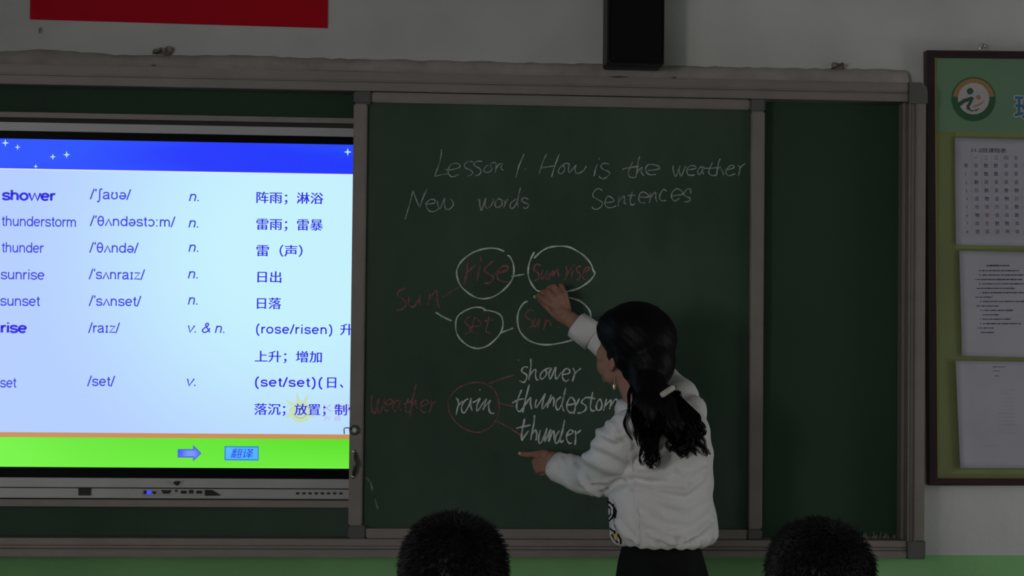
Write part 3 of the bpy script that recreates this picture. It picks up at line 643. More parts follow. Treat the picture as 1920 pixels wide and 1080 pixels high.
lump(1573, 123, 'crumbling mortar lump with a screw near the right end of the plaster band', .9)
c = W(75, 57, -.004)
nl = MB().tube([c+Vector((0,.004,.006)), c+Vector((0,-.006,.005)), c+Vector((0,-.006,-.009))], .002, 6).build('wall_nail', M['darksteel']); tag(nl, 'small bent dark nail in the wall under the banner left end', 'nail')
for px, py, L_ in ((1160, 144.5, 40), (1264, 146, 12), (288, 123, 14)):
    m = MB().slab([(px-L_/2, py-1), (px, py-2), (px+L_/2, py-.6), (px, py+.8)], YF-.0008, .0006)
    m.build('chip', M['groove'], frame)

# ------------------------------------------------------------------ notice board at the right
YN = -.035
xe = 1738+1180
nb = empty('notice_board', (X(2300, 900, 0), 0, Z(1745, 908, 0)), 'dark wood framed green notice board on the wall right of the chalkboard', 'notice board')
k_ = .0112; kb = .004+.0
def nline(x, y0_, x0_=1738, s=k_): return y0_+(x-x0_)*s
TL, TR, BR, BL = (1738,94), (xe, nline(xe, 94)), (xe+5, nline(xe, 910.5, s=.0005)), (1743.5,910.5)
tl, tr, br, bl = (1752.5,107.5), (xe-15, nline(xe, 107)), (xe-10, nline(xe, 897, s=.0005)), (1758,897)
for q in ((TL, TR, tr, tl), (TR, BR, br, tr), (BL, BR, br, bl), (TL, BL, bl, tl)):
    MB().slab(list(q), YN, .034).build('frame_side', M['wood'], nb)
g = MB().slab([tl, (tl[0]+2.2, tl[1]), (bl[0]+1.6, bl[1]), bl], YN+.006, .01).slab([bl, (bl[0], bl[1]-1), (br[0], br[1]-1), br], YN+.006, .01).build('gilt_edge', M['gold'], nb)
YQ = -.022
pb = MB().slab([tl, tr, br, bl], YQ, .02).build('poster_sheet', M['pgreen2'], nb)
MB().slab([(tl[0]+2, tl[1]+1), tr, (tr[0], 262), (1790, 247), (1753, 246)], YQ-.0006, .0005).build('poster_header', M['pgreen'], pb)
MB().slab([(1792, 247), (tr[0], 262), (tr[0], 270), (1792, 256)], YQ-.0008, .0006).build('poster_line', M['pline'], pb)
MB().slab([(1792, 457), (tr[0], 462), (tr[0], 471), (1792, 466)], YQ-.0008, .0006).build('poster_line', M['pline'], pb)
MB().slab([(1800, 881), (tr[0], 882), (tr[0], 889), (1780, 888)], YQ-.0008, .0006).build('poster_line', M['pline'], pb)
def disc(name, cx, cy, r, y, m, parent, a0=0, a1=360, r0=None, n=40):
    A = [math.radians(a0+(a1-a0)*i/n) for i in range(n+1)]
    mb = MB()
    if r0 is None: return MB().slab([(cx+r*math.cos(a), cy-r*math.sin(a)) for a in A[:-1 if a1-a0 >= 360 else None]], y, .0004).build(name, m, parent)
    for a, b in zip(A, A[1:]):
        mb.slab([(cx+r*math.cos(a), cy-r*math.sin(a)), (cx+r*math.cos(b), cy-r*math.sin(b)), (cx+r0*math.cos(b), cy-r0*math.sin(b)), (cx+r0*math.cos(a), cy-r0*math.sin(a))], y, .0004)
    return mb.build(name, m, parent)
cx, cy = 1825.5, 186
em = disc('emblem', cx, cy, 41.5, YQ-.0012, M['lgreen'], nb); tag(em, 'round green and orange school emblem')
disc('emblem_band', cx, cy, 39, YQ-.0016, M['lorange'], em, 8, 172, 30)
disc('emblem_centre', cx, cy-1, 29.5, YQ-.0018, M['lwhite'], em)
disc('emblem_head', 1819, 171, 6.2, YQ-.0022, M['ldark'], em, n=20)
disc('emblem_small_head', 1834.5, 182.5, 4.5, YQ-.0022, M['lpink'], em, n=20)
MB().slab([(1796,193),(1806,186),(1822,181),(1826,184),(1822,193),(1818,200),(1820,206),(1826,207),(1838,202),(1832,207.5),(1822,209),(1813,205),(1812,199),(1818,189),(1808,193),(1800,200)][::1], YQ-.0024, .0004).build('emblem_figure', M['ldark'], em)
MB().slab([(1822,201),(1838,193),(1848,188),(1840,196),(1830,201)], YQ-.0023, .0004).build('emblem_arm', M['lpink'], em)
for i in range(9):
    a = math.radians(25+i*16.2); MB().slab([(cx+34.5*math.cos(a)+dx, cy-34.5*math.sin(a)+dy) for dx, dy in ((-1.6,-1.6),(1.6,-1.6),(1.6,1.6),(-1.6,1.6))], YQ-.002, .0004).build('emblem_lettering', M['pline'], em)
text('班', 'title_outline', M['lwhite'], nb, 1903, 1948, 217.5, 47, YQ-.001, ring=3.4)
text('班', 'title_character', M['lblue'], nb, 1903, 1948, 217.5, 47, YQ-.0016, ring=.8)
# papers pinned on it
def sheet(name, pix, y, label, curl=.002, seed=1):
    """a sheet with slightly wavy surface; pix = TL, TR, BR, BL"""
    rs = np.random.RandomState(seed); nx, ny = 14, 18; vs = []; fs = []
    TLc, TRc, BRc, BLc = [W(a, b, y) for a, b in pix]; ph = rs.uniform(0, 6, 4)
    for j in range(ny+1):
        for i in range(nx+1):
            u, v = i/nx, j/ny; q = (TLc*(1-u)+TRc*u)*(1-v)+(BLc*(1-u)+BRc*u)*v
            dz = curl*(math.sin(4*u+3*v+ph[0])+.6*math.sin(7*u-5*v+ph[1]))*.5-curl*1.5*max(0, (.12-u)/.12)**2-curl*.8
            vs.append((q.x, q.y+dz, q.z))
    N_ = len(vs); vs += [(a, b+.0006, c) for a, b, c in vs]
    for j in range(ny):
        for i in range(nx):
            a = j*(nx+1)+i; fs.append((a, a+nx+1, a+nx+2, a+1)); fs.append((a+N_, a+1+N_, a+nx+2+N_, a+nx+1+N_))
    rim = [i for i in range(nx+1)]+[j*(nx+1)+nx for j in range(1, ny+1)]+[ny*(nx+1)+i for i in range(nx-1, -1, -1)]+[j*(nx+1) for j in range(ny-1, 0, -1)]
    for a, b in zip(rim, rim[1:]+rim[:1]): fs.append((a, b, b+N_, a+N_))
    o = mesh(name, vs, fs, M['paper'], smooth=True); tag(o, label, 'paper', 'papers on the notice board'); return o
YPp = YQ-.0045
s1 = sheet('timetable_sheet', [(1790,258),(1998,263),(2000,463),(1792,459)], YPp, 'topmost paper on the notice board, a printed class timetable grid', .0006, 1)
s2 = sheet('notice_sheet', [(1798,470),(1978,474),(1982,672),(1803,667)], YPp, 'middle paper on the notice board, with short lines of black text', .0014, 2)
s3 = sheet('notice_sheet', [(1790,676),(1966,679),(1970,878),(1799,878)], YPp, 'lowest paper on the notice board, creased, with faint print', .0028, 3)
YTx = YPp-.0022
text('11-2班课程表', 'printed_title', M['inkdark'], s1, 1822, 1887, 285, 9.5, YTx)
hdr = '一二三四五六'
for i in range(1, 7):
    cxx = [1811.5,1830,1849,1868,1886.5,1905,1924][i]
    text(hdr[i-1], 'printed_character', M['ink'], s1, cxx-4, cxx+4, 299, 8.5, YTx)
grid = ['早英数数语英物', '1英数数语英语', '2数英英英语化', '3历数英数物地', '4语物语物历数', '5地语历生数英', '6物语语政数生', '7政生数数英语', '8班英语地体自']
for j, row in enumerate(grid):
    for i, ch in enumerate(row):
        cxx = 1811.5+i*18.7+j*.35; w_ = 4 if i or not ch.isdigit() else 2
        text(ch, 'printed_character', M['inkred'] if (i, j) == (2, 6) else (M['inkdark'] if ch in '数物早班' else M['ink']), s1, cxx-w_, cxx+w_ if i or not ch.isdigit() else None, 314+j*15.45, 8.8 if not ch.isdigit() else 8, YTx-.0004, bold=.0)
gl = MB()
for j in range(10): gl.slab([(1804, 302+j*15.45), (1996, 305+j*15.45), (1996, 305.5+j*15.45), (1804, 302.5+j*15.45)], YTx+.0006, .0002)
for i in range(7): gl.slab([(1821+i*18.7, 290), (1821.5+i*18.7, 290), (1824.5+i*18.7, 442), (1824+i*18.7, 442)], YTx+.0006, .0002)
gl.build('printed_grid', mat('faint_grid_ink', (.42,.41,.48), .9), s1)
def lines(parent, spec, m, h, y):
    mb = MB()
    for x, yy, L_ in spec:
        q = x
        while q < x+L_:
            w_ = RNG.uniform(1.2, 4.5); w_ = min(w_, x+L_-q+.5)
            hh = h*RNG.uniform(.6, 1.15); mb.slab([(q, yy-hh/2), (q+w_, yy-hh/2+.05), (q+w_, yy+hh/2), (q, yy+hh/2)], y, .0002); q += w_+RNG.uniform(.15, 1.3)
    o = mb.build('printed_text', m, parent); return o
lines(s2, [(1850,498,42)], M['inkdark'], 2.6, YTx)
spec = []
for i, (x, L_) in enumerate([(1841,69),(1841,78),(1829,88),(1841,84),(1831,72),(1842,85),(1829,31),(1843,84),(1831,41),(1843,56),(1842,31),(1843,52),(1843,70),(1832,32),(1838,26)]):
    spec.append((x, 507.5+i*8.27, L_))
    if x > 1838 and i not in (10, 14): spec.append((x-5, 507.5+i*8.27, 1.5))
lines(s2, spec, M['inkdark'], 2.1, YTx)
lines(s3, [(1818,688,66),(1826,695.5,48),(1804,705,70)], M['ink'], 1.7, YTx-.001)
lines(s3, [(1868+RNG.uniform(0, 6), 732+i*7.2, 30) for i in range(12)]+[(1834, 836, 36)], mat('faint_ink', (.40,.39,.46), .9), 1.4, YTx-.001)
# ring the notice board hangs from
c = W(1842, 92, -.02)
hg = MB().tube([c+Vector((.008*math.cos(t*math.pi/8), 0, .004+.010*math.sin(t*math.pi/8))) for t in range(0, 15)], .0028, 6).build('hanging_ring', M['steel'], nb, smooth=True)
MB().box(c.x-.010, c.x+.010, -.024, -.016, c.z-.008, c.z-.001).build('ring_plate', M['steel'], nb)

# ------------------------------------------------------------------ people
M['skin'] = mat('skin', (.39,.205,.155), .55, var=.10, scale=25, spec=.3)
M['skinface'] = mat('skin_face', (.50,.265,.235), .55, var=.08, scale=25, spec=.3)
M['lip'] = mat('lips', (.42,.12,.11), .45)
M['hair'] = mat('black_hair', (.0035,.0025,.0035), .5, var=.3, scale=60, spec=.14, stretch=(1,1,.15))
M['hairs'] = mat('short_black_hair', (.005,.0045,.006), .55, var=.4, scale=90, spec=.25)
M['blouse'] = mat('white_blouse', (.84,.81,.83), .8, var=.03, scale=5, bump=.12, bscale=260, spec=.2)
M['skirt'] = mat('black_skirt', (.009,.009,.010), .85, var=.2, scale=30, spec=.15)
M['eyew'] = mat('eye_white', (.7,.68,.66), .25); M['iris'] = mat('iris', (.03,.015,.01), .2)
M['jacket'] = mat('school_jacket_navy', (.02,.03,.08), .8); M['trousers'] = mat('school_trousers', (.02,.022,.03), .85)
M['shoe'] = mat('black_shoe_leather', (.015,.014,.014), .35); M['shoew'] = mat('white_trainer', (.55,.55,.55), .6)
M['clip'] = mat('pearly_hair_clip', (.62,.56,.53), .5, var=.15, scale=60)
M['earring'] = mat('gold_earring', (.85,.78,.50), .3, metal=.6)
M['stoolwood'] = mat('stool_wood', (.36,.22,.11), .55, var=.2, scale=14, stretch=(1,6,1))

def head_frame(fwd, tilt=0., roll=0.):
    f = Vector((fwd[0], fwd[1], 0)).normalized(); r = Vector((f.y, -f.x, 0)); u = Vector((0,0,1))
    R_ = Matrix((r, f, u)).transposed()
    return R_ @ Matrix.Rotation(tilt, 3, 'X') @ Matrix.Rotation(roll, 3, 'Y')
def head_shapes(mb, O_, R_, s=1.):
    P = lambda x, y, z: O_ + R_ @ Vector((x*s, y*s, z*s))
    E = lambda c, r: mb.ell(P(*c), tuple(q*s for q in r), R_)
    E((0,-.012,.028), (.073,.092,.084)); E((0,.028,-.03), (.063,.060,.078)); E((0,.046,-.075), (.040,.040,.030))
    E((0,.072,-.094), (.017,.015,.015)); E((0,.06,.045), (.052,.036,.045))
    for q in (-1, 1):
        E((q*.043,.014,-.066), (.022,.028,.026)); E((q*.047,.050,-.020), (.022,.028,.032)); E((q*.034,.052,-.055), (.026,.026,.026))
        mb.cap(P(q*.014,.083,.022), .008*s, P(q*.044,.070,.022), .007*s, 8)
        E((q*.010,.097,-.027), (.008,.010,.007)); E((q*.032,.074,.004), (.016,.011,.011))
        E((q*.033,.044,-.046), (.031,.038,.038))
        RE = R_ @ Matrix.Rotation(q*.35, 3, 'Z')
        mb.ell(P(q*.076,-.014,-.018), (.007*s,.018*s,.030*s), RE); mb.ell(P(q*.076,-.008,-.042), (.006*s,.009*s,.011*s), RE)
    mb.cap(P(0,.088,.010), .007*s, P(0,.106,-.022), .0095*s, 10)
    E((0,.089,-.052), (.021,.011,.0045)); E((0,.086,-.062), (.018,.011,.0055))
    return P
def eyes(P, R_, s, parent):
    for q in (-1, 1):
        c = P(q*.032, .0765, .003); m = MB().ell(c, .0105*s, R_, 16, 12)
        mi = []
        for f in m.f:
            d = sum((Vector(m.v[i]) for i in f), Vector())/len(f)-c
            mi.append(1 if d.normalized().dot(R_ @ Vector((0,1,0))) > .87 else 0)
        m.build('eye', [M['eyew'], M['iris']], parent, True, mi=mi)
        MB().tube([P(q*.016,.0915,.027), P(q*.032,.087,.031), P(q*.048,.074,.026)], [.0018*s,.0026*s,.0014*s], 6).build('eyebrow', M['hair'], parent)
def body_mesh(name, mb, voxel, parent, P, s, smooth=4, face=None):
    v, f = fused(mb, voxel, smooth)
    cen = np.array([v[list(q)].mean(0) for q in f]); lp = np.array(P(0,.094,-.057)); mi = np.zeros(len(f), int)
    mi[np.linalg.norm((cen-lp)*np.array([.8,.8,1.7]), axis=1) < .019*s] = 1
    return mesh(name, v, f, [M['skin'], M['lip']], parent, True, mi=mi.tolist())

# ---- the teacher at the board
TX, TY = W(1245, 1000, -.47).x, -.47
tea = empty('person', (TX, TY, 0), 'woman in a white blouse and black skirt, back turned, writing on the chalkboard', 'person')
s_ = .92
R_ = head_frame((-.60,.80), tilt=.24)
HO = W(1182, 661, -.44)
body = MB()
P = head_shapes(body, HO, R_, s_)
neck0 = P(0,-.015,-.05); nb_ = W(1212, 775, -.475)
body.chain([(neck0, .050), (W(1198, 735, -.46), .045), (nb_, .055)], 18)
SL, SR = W(1188, 818, -.575), W(1281, 742, -.385)
CH = W(1240, 850, -.475); WA = W(1240, 985, -.475)
body.chain([(SL+Vector((.03,.07,-.03)), .030), (nb_+Vector((0,0,-.06)), .065), (SR+Vector((-.03,0,-.035)), .032)], 16)
body.chain([(nb_+Vector((.01,0,-.06)), .085), (CH, .090), (WA, .078)], 20)
hipz = WA.z-.14
HL, HR = Vector((TX-.042, TY-.01, hipz)), Vector((TX+.042, TY+.01, hipz))
body.chain([(WA, .072), (HL, .070)]); body.chain([(WA, .072), (HR, .070)])
for h_, q in ((HL, -1), (HR, 1)):
    kn = Vector((h_.x-.005, h_.y+.03, .47)); an = Vector((h_.x, h_.y-.01, .085)); toe = an+Vector((-.09, .10, -.055))
    body.chain([(h_, .068), (kn, .050)]); body.chain([(kn, .053), (kn*.6+an*.4+Vector((0,-.022,0)), .053), (an, .034)])
    body.chain([(an+Vector((.02,-.02,-.045)), .030), (toe, .024)])
EL, WL = W(1118, 898, -.40), W(1052, 872, -.235)
body.chain([(SL+Vector((.0,.015,.0)), .030), (EL, .033), (W(1075,884,-.29), .026), (WL, .0235)], 16)
ER, WR = W(1205, 688, -.225), W(1079, 606, -.172)
body.chain([(SR+Vector((-.01,0,-.01)), .036), (ER, .034), (WR, .0245)], 16)
# pointing left hand
def J(*a): return W(a[0], a[1], a[2])
F = []
for c, r in (((1046,868,-.222), .0235), ((1036,860,-.205), .0195), ((1034,872,-.208), .0200), ((1022,852,-.192), .0135), ((1020,862,-.193), .0130), ((1020,872,-.196), .0130), ((1022,880,-.200), .0120), ((1028,866,-.20), .018)): body.ell(J(*c), r, u=14, v=10)
for ch in ([((1034,862,-.208), .0135), ((1020,850.5,-.188), .0115), ((1003,852,-.160), .0092), ((988,852.5,-.142), .0080), ((977,851.5,-.130), .0068)],
           [((1034,868,-.208), .0125), ((1016,863,-.190), .0112), ((1003,866,-.172), .0098), ((1008,873,-.158), .0088), ((1018,873,-.160), .0080)],
           [((1034,874,-.208), .0125), ((1017,872,-.192), .0108), ((1004.5,875,-.176), .0095), ((1009,881,-.162), .0085), ((1019,881,-.165), .0078)],
           [((1034,880,-.210), .0115), ((1019,880,-.196), .0100), ((1008.5,883,-.183), .0086), ((1012,888,-.171), .0078), ((1020,887,-.173), .0070)],
           [((1044,862,-.215), .0140), ((1032,858,-.186), .0125), ((1018,861,-.165), .0105), ((1010,866,-.152), .0088)]):
    body.chain([(J(*c), r) for c, r in ch], 12)
# writing right hand: fingertips gather on the chalk
for c, r in (((1070,599,-.168), .0220), ((1061,593,-.166), .0205), ((1052,586,-.165), .0195), ((1042,578,-.163), .0150), ((1060,578,-.160), .0135), ((1050,593,-.163), .0155), ((1053,580,-.163), .0150)): body.ell(J(*c), r, u=14, v=10)
for ch in ([((1050,584,-.165), .0125), ((1034,571,-.170), .0112), ((1019,561,-.150), .0096), ((1010,555,-.122), .0078), ((1007,556,-.105), .0066)],
           [((1054,581,-.163), .0122), ((1041,561,-.170), .0106), ((1027,547,-.150), .0090), ((1018,547,-.120), .0078), ((1012,552,-.104), .0066)],
           [((1059,579,-.160), .0118), ((1050,554,-.165), .0102), ((1039,537.5,-.147), .0086), ((1029,540,-.120), .0075), ((1022,547,-.106), .0064)],
           [((1064,580,-.156), .0112), ((1059,552,-.156), .0092), ((1052,536.5,-.140), .0078), ((1043,537,-.116), .0068), ((1037,544,-.106), .0058)],
           [((1058,598,-.164), .0150), ((1040,588,-.156), .0118), ((1026,575,-.142), .0105), ((1017,566,-.124), .0092), ((1010,560,-.106), .0070)]):
    body.chain([(J(*c), r) for c, r in ch], 12)
body_mesh('body', body, .0028, tea, P, s_, 2)
eyes(P, R_, s_, tea)
# finger nails
nl = MB(); nl.ell(J(974.5,850.2,-.1345), (.0045,.0035,.0048)); nl.build('fingernail', mat('fingernail', (.72,.55,.50), .3), tea, True)

# blouse: torso and sleeves in one cloth, with drawn folds
bl = MB(); rings = []
ROWS = [(738,1204,1262,.055,-.45),(748,1184,1288,.075,-.455),(762,1168,1312,.095,-.46),(780,1156,1322,.110,-.465),(805,1150,1330,.122,-.47),(850,1154,1335,.130,-.47),(900,1152,1337,.133,-.47),(935,1141,1338,.135,-.47),(965,1141,1341,.137,-.47),(990,1143,1345,.139,-.47),(1004,1147,1344,.138,-.47),(1014,1152,1336,.132,-.47),(1021,1160,1322,.122,-.47)]
NR = 56
for py, a, b, dp, yc in ROWS:
    L_, Rr = W(a, py, yc), W(b, py, yc); c = (L_+Rr)/2; hw = (Rr.x-L_.x)/2; rg = []
    for j in range(NR):
        t = 2*math.pi*j/NR; ct, st2 = math.cos(t), math.sin(t)
        rg.append(Vector((c.x+hw*math.copysign(abs(ct)**.88, ct), c.y+dp*math.copysign(abs(st2)**.88, st2), c.z)))
    rings.append(rg)
bl.loft(rings)
bl.chain([(W(1183,812,-.56), .064), (W(1155,840,-.51), .068), (W(1122,893,-.40), .057)], 20)
bl.chain([(W(1124,895,-.40), .053), (W(1092,893,-.32), .046), (W(1066,881,-.265), .0415), (W(1052,877,-.240), .0395)], 20)
bl.ell(W(1292,775,-.43), .050)
bl.chain([(W(1268,755,-.40), .056), (W(1277,747,-.385), .049), (W(1210,690,-.225), .050)], 20)
bl.chain([(W(1210,690,-.225), .050), (W(1135,648,-.200), .039), (W(1116,635,-.193), .0345)], 20)
def poly_d(q, pl):
    """distance (m) of xz points from a line of folds given in photograph pixels near the body"""
    pts = [np.array([W(a, b, -.58).x, W(a, b, -.58).z]) for a, b in pl]; d = np.full(len(q), 9.)
    for a, b in zip(pts, pts[1:]):
        ab = b-a; t = np.clip(((q-a)@ab)/(ab@ab), 0, 1); d = np.minimum(d, np.linalg.norm(q-(a+t[:, None]*ab), axis=1))
    return d
FOLDS = [([(1108,864),(1145,882),(1188,890),(1215,889),(1250,878),(1290,856),(1318,835)], .0075, .012), ([(1148,926),(1168,909),(1190,901),(1235,906),(1280,912)], -.0075, .007), ([(1235,912),(1284,917),(1316,898),(1328,870)], .006, .009),
         ([(1190,912),(1235,938),(1284,953),(1325,930)], .0065, .012), ([(1200,938),(1245,968),(1290,976),(1334,945)], .006, .011), ([(1203,972),(1245,996),(1290,1000),(1338,978)], .004, .010),
         ([(1167,796),(1180,840),(1188,872),(1196,890)], .005, .005), ([(1188,890),(1191,930),(1194,985),(1196,1020)], .0035, .0045), ([(1125,918),(1150,914),(1166,905)], -.005, .005),
         ([(1092,868),(1095,900),(1112,925),(1136,937)], .0075, .006), ([(1070,864),(1078,895),(1100,920)], .005, .006), ([(1120,835),(1150,850),(1185,872)], .004, .009),
         ([(1128,812),(1150,822),(1172,808)], .006, .008), ([(1145,795),(1160,815),(1178,835)], .004, .006), ([(1290,760),(1306,790),(1312,830)], .005, .008), ([(1270,880),(1296,895),(1320,880)], .005, .007),
         ([(1160,985),(1175,1005),(1190,1018)], .005, .006), ([(1215,1000),(1240,1010),(1262,1018)], .005, .006), ([(1285,1010),(1305,1000),(1325,985)], .006, .007),
         ([(1196,870),(1215,862),(1240,840)], .005, .006), ([(1090,600),(1098,622),(1102,648)], .003, .004)]
def cloth(co, no):
    q = co[:, [0, 2]]; front = np.clip((-co[:, 1]-.28)/.15, 0, 1); d = np.zeros(len(co))
    for pl, A, w_ in FOLDS:
        r = poly_d(q, pl); d += A*np.exp(-(r/w_)**2)-A*.55*np.exp(-((r-w_*2.1)/(w_*1.1))**2)
    d *= np.maximum(front, .25)
    x, y, z = co.T
    d += .0020*np.sin(38*z+13*x+9*y)*np.sin(21*x-17*y+5*z)+.0012*np.sin(75*z-40*x+30*y)
    back = co[:, 1] > -.33
    d += np.where(back, .002*np.sin(60*z+30*x), 0)
    hem = np.exp(-((z-W(1240,1010,-.5).z)/.02)**2)*(np.abs(x-TX) < .16); d += hem*.004*np.sin(np.arctan2(y-TY, x-TX)*22)
    return d
v, f = fused(bl, .0042, 3, cloth)
blo = mesh('blouse', v, f, M['blouse'], tea, True)
def cuff(c0, c1, r0, r1, t=.0025):
    c0, c1 = Vector(c0), Vector(c1); ax = (c1-c0).normalized(); a = ax.orthogonal().normalized(); b = ax.cross(a); N_ = 30; rs = []
    for c, r in ((c0, r0), (c1, r1), (c1+ax*.001, r1-t), (c0, r0-t-.001)):
        rs.append([c+(a*math.cos(2*math.pi*j/N_)+b*math.sin(2*math.pi*j/N_))*(r+.0015*math.sin(5*2*math.pi*j/N_)) for j in range(N_)])
    vs = [p for r in rs for p in r]; fs = []
    for i in range(4):
        for j in range(N_): fs.append((i*N_+j, i*N_+(j+1)%N_, ((i+1)%4)*N_+(j+1)%N_, ((i+1)%4)*N_+j))
    return mesh('cuff', vs, fs, M['blouse'], blo, True)
cuff(W(1114,633,-.192), W(1080.5,608,-.176), .041, .0385); cuff(W(1068,883,-.268), W(1046,875,-.232), .0415, .040)
col = MB().loft([[Vector((c.x+r*math.cos(t)*1.0, c.y+r*math.sin(t)*.95, c.z+.008*math.sin(t+.6))) for t in [2*math.pi*j/30 for j in range(30)]] for c, r in ((W(1208,778,-.47), .077), (W(1203,758,-.465), .066), (W(1200,750,-.462), .060))])
col.build('collar', M['blouse'], blo, True)
# dark printed front edge of the blouse, laid on the cloth where the photograph shows it
from mathutils.bvhtree import BVHTree
BV = BVHTree.FromPolygons([tuple(p) for p in v], f)
def on_cloth(px, py, lift=.001):
    d = (W(px, py, 0)-CAM).normalized(); h_ = BV.ray_cast(CAM, d)
    if h_[0] is None: h_ = BV.find_nearest(W(px, py, -.5))
    return h_[0]+h_[1]*lift
sh = MB()
for k, (py, x0_, x1_) in enumerate([(936,1141,1150),(948,1142,1156),(960,1142,1155),(972,1143,1152),(984,1144,1153),(996,1145,1158),(1008,1149,1165),(1018,1156,1167)]):
    A_, B_ = on_cloth(x0_, py, .002), on_cloth(x1_, py, .003); C_ = on_cloth((x0_+x1_)/2, py, .005); k0 = len(sh.v); sh.v += [tuple(A_), tuple(C_), tuple(B_)]
    if k: sh.f += [(k0-3, k0-2, k0+1, k0), (k0-2, k0-1, k0+2, k0+1)]
sh = sh.build('printed_front', M['blouse'], blo, True)
for pl, r_ in (([(1142,941),(1148,943),(1154,951),(1154,962),(1150,972),(1146,976)], .0028), ([(1144,950),(1149,955),(1148,964),(1144,968)], .0024), ([(1152,945),(1157,958),(1155,970)], .0022), ([(1143,990),(1148,992),(1155,997),(1156,1003)], .0029), ([(1150,1002),(1154,1010),(1160,1016)], .0029), ([(1160,1000),(1165,1010),(1164,1018)], .0022)):
    MB().tube([on_cloth(a, b, .004) for a, b in pl], r_, 6).build('dark_print', M['skirt'], sh, True)
MB().tube([on_cloth(a, b, .0006) for a, b in ((1168,800),(1178,835),(1186,872),(1189,900),(1191,935),(1194,957),(1200,970),(1197,990),(1189,1005),(1199,1018))], .0016, 6).build('seam', M['blouse'], blo, True)
MB().ell(on_cloth(1157,1006,.004), (.0065,.004,.0095)).ell(on_cloth(1153,1000,.004), (.004,.003,.005)).build('yellow_flower', mat('yellow_print', (.62,.48,.14), .8), sh, True)
# skirt
rings = []
for z, a, b, dp in [(W(1240,1010,-.47).z, W(1172,1010,-.47).x, W(1308,1010,-.47).x, .095), (W(1240,1030,-.47).z, W(1166,1030,-.47).x, W(1315,1030,-.47).x, .108), (W(1240,1055,-.47).z, W(1160,1055,-.47).x, W(1322,1055,-.47).x, .118), (W(1240,1080,-.47).z, W(1156.5,1080,-.47).x, W(1329,1080,-.47).x, .128), (.80, TX-.135, TX+.135, .145), (.72, TX-.142, TX+.142, .152), (.60, TX-.142, TX+.142, .150), (.46, TX-.140, TX+.138, .145)]:
    rings.append([Vector(((a+b)/2+(b-a)/2*math.cos(t)*(1+.012*math.sin(9*t)), TY+dp*math.sin(t)*(1+.015*math.sin(9*t)), z)) for t in [2*math.pi*j/64 for j in range(64)]])
MB().loft(rings).build('skirt', M['skirt'], tea, True)
for h_ in (HL, HR):
    a = Vector((h_.x, h_.y-.01, 0)); m = MB().chain([(a+Vector((.022,-.025,.038)), .035), (a+Vector((-.04,.045,.032)), .034), (a+Vector((-.095,.105,.026)), .025)], 14)
    m.v = [(x, y, max(z, .003)) for x, y, z in m.v]; v, f = fused(m, .005, 2); mesh('shoe', v, f, M['shoe'], tea, True)
# hair
hr = MB()
for c, r in (((1193,624,-.455), (.096,.112,.082)), ((1202,636,-.465), (.094,.105,.090)), ((1216,676,-.49), (.070,.085,.078)), ((1186,650,-.475), (.066,.080,.055)), ((1215,708,-.505), (.052,.060,.050)), ((1170,618,-.44), (.072,.09,.060)), ((1166,668,-.500), (.022,.035,.038)), ((1180,692,-.498), (.020,.030,.032)), ((1152,664,-.468), (.020,.034,.024))):
    hr.ell(W(*c), r, u=24, v=16)
hr.chain([(W(1212,706,-.53), .045), (W(1222,745,-.565), .050), (W(1226,775,-.60), .048)], 18)
hr.chain([(W(1212,765,-.60), .040), (W(1214,800,-.62), .030), (W(1220,835,-.625), .018)], 14)
hr.chain([(W(1242,765,-.60), .040), (W(1262,800,-.62), .034), (W(1283,828,-.62), .020)], 14)
v, f = fused(hr, .004, 14, lambda co, no: .0016*np.sin(260*co[:, 0]+70*co[:, 2]+9*np.sin(25*co[:, 2]))*np.clip((W(1,740,-.5).z-co[:, 2])*12+.3, .25, 1))
hair = mesh('hair', v, f, M['hair'], tea, True)
def strands(name, guides, m, parent, seg=24, r=.0014):
    mb = MB()
    for pts, spread, n, wave, tail in guides:
        G = catmull([tuple(W(*p)) for p in pts], 6)
        nl_ = max(2, n//13)
        for L_ in range(nl_):
            a = RNG.uniform(0, 2*math.pi); q = spread*math.sqrt(RNG.uniform()); lo = np.array([math.cos(a)*q, math.sin(a)*q*.7, 0])
            ph, fr_ = RNG.uniform(0, 6.28), RNG.uniform(9, 17); end = RNG.uniform(.84, 1.08); am0 = wave*RNG.uniform(.8, 1.6); sg = 1 if RNG.uniform() > .5 else -1
            for k in range(n//nl_+1):
                off = np.array([RNG.normal(0, .0028), RNG.normal(0, .0028), RNG.normal(0, .002)]); e2 = min(1.04, end*RNG.uniform(.93, 1.04)); P_ = []; p2 = ph+RNG.normal(0, .25)
                for i in range(seg):
                    t = i/(seg-1)*e2*(len(G)-1); j = int(min(t, len(G)-2)); u = t-j; g = G[j]*(1-u)+G[j+1]*u; w_ = i/(seg-1)
                    am = am0*w_**1.2
                    P_.append(tuple(g+lo*(1-tail*w_)+off*(1-.5*w_)+np.array([am*math.sin(sg*fr_*w_+p2), am*.7*math.cos(sg*fr_*w_+p2), -am*.25*math.sin(fr_*w_+p2)])))
                mb.tube(P_, [r*(1-.6*i/(seg-1)) for i in range(seg)], 3, False)
    return mb.build(name, m, parent)
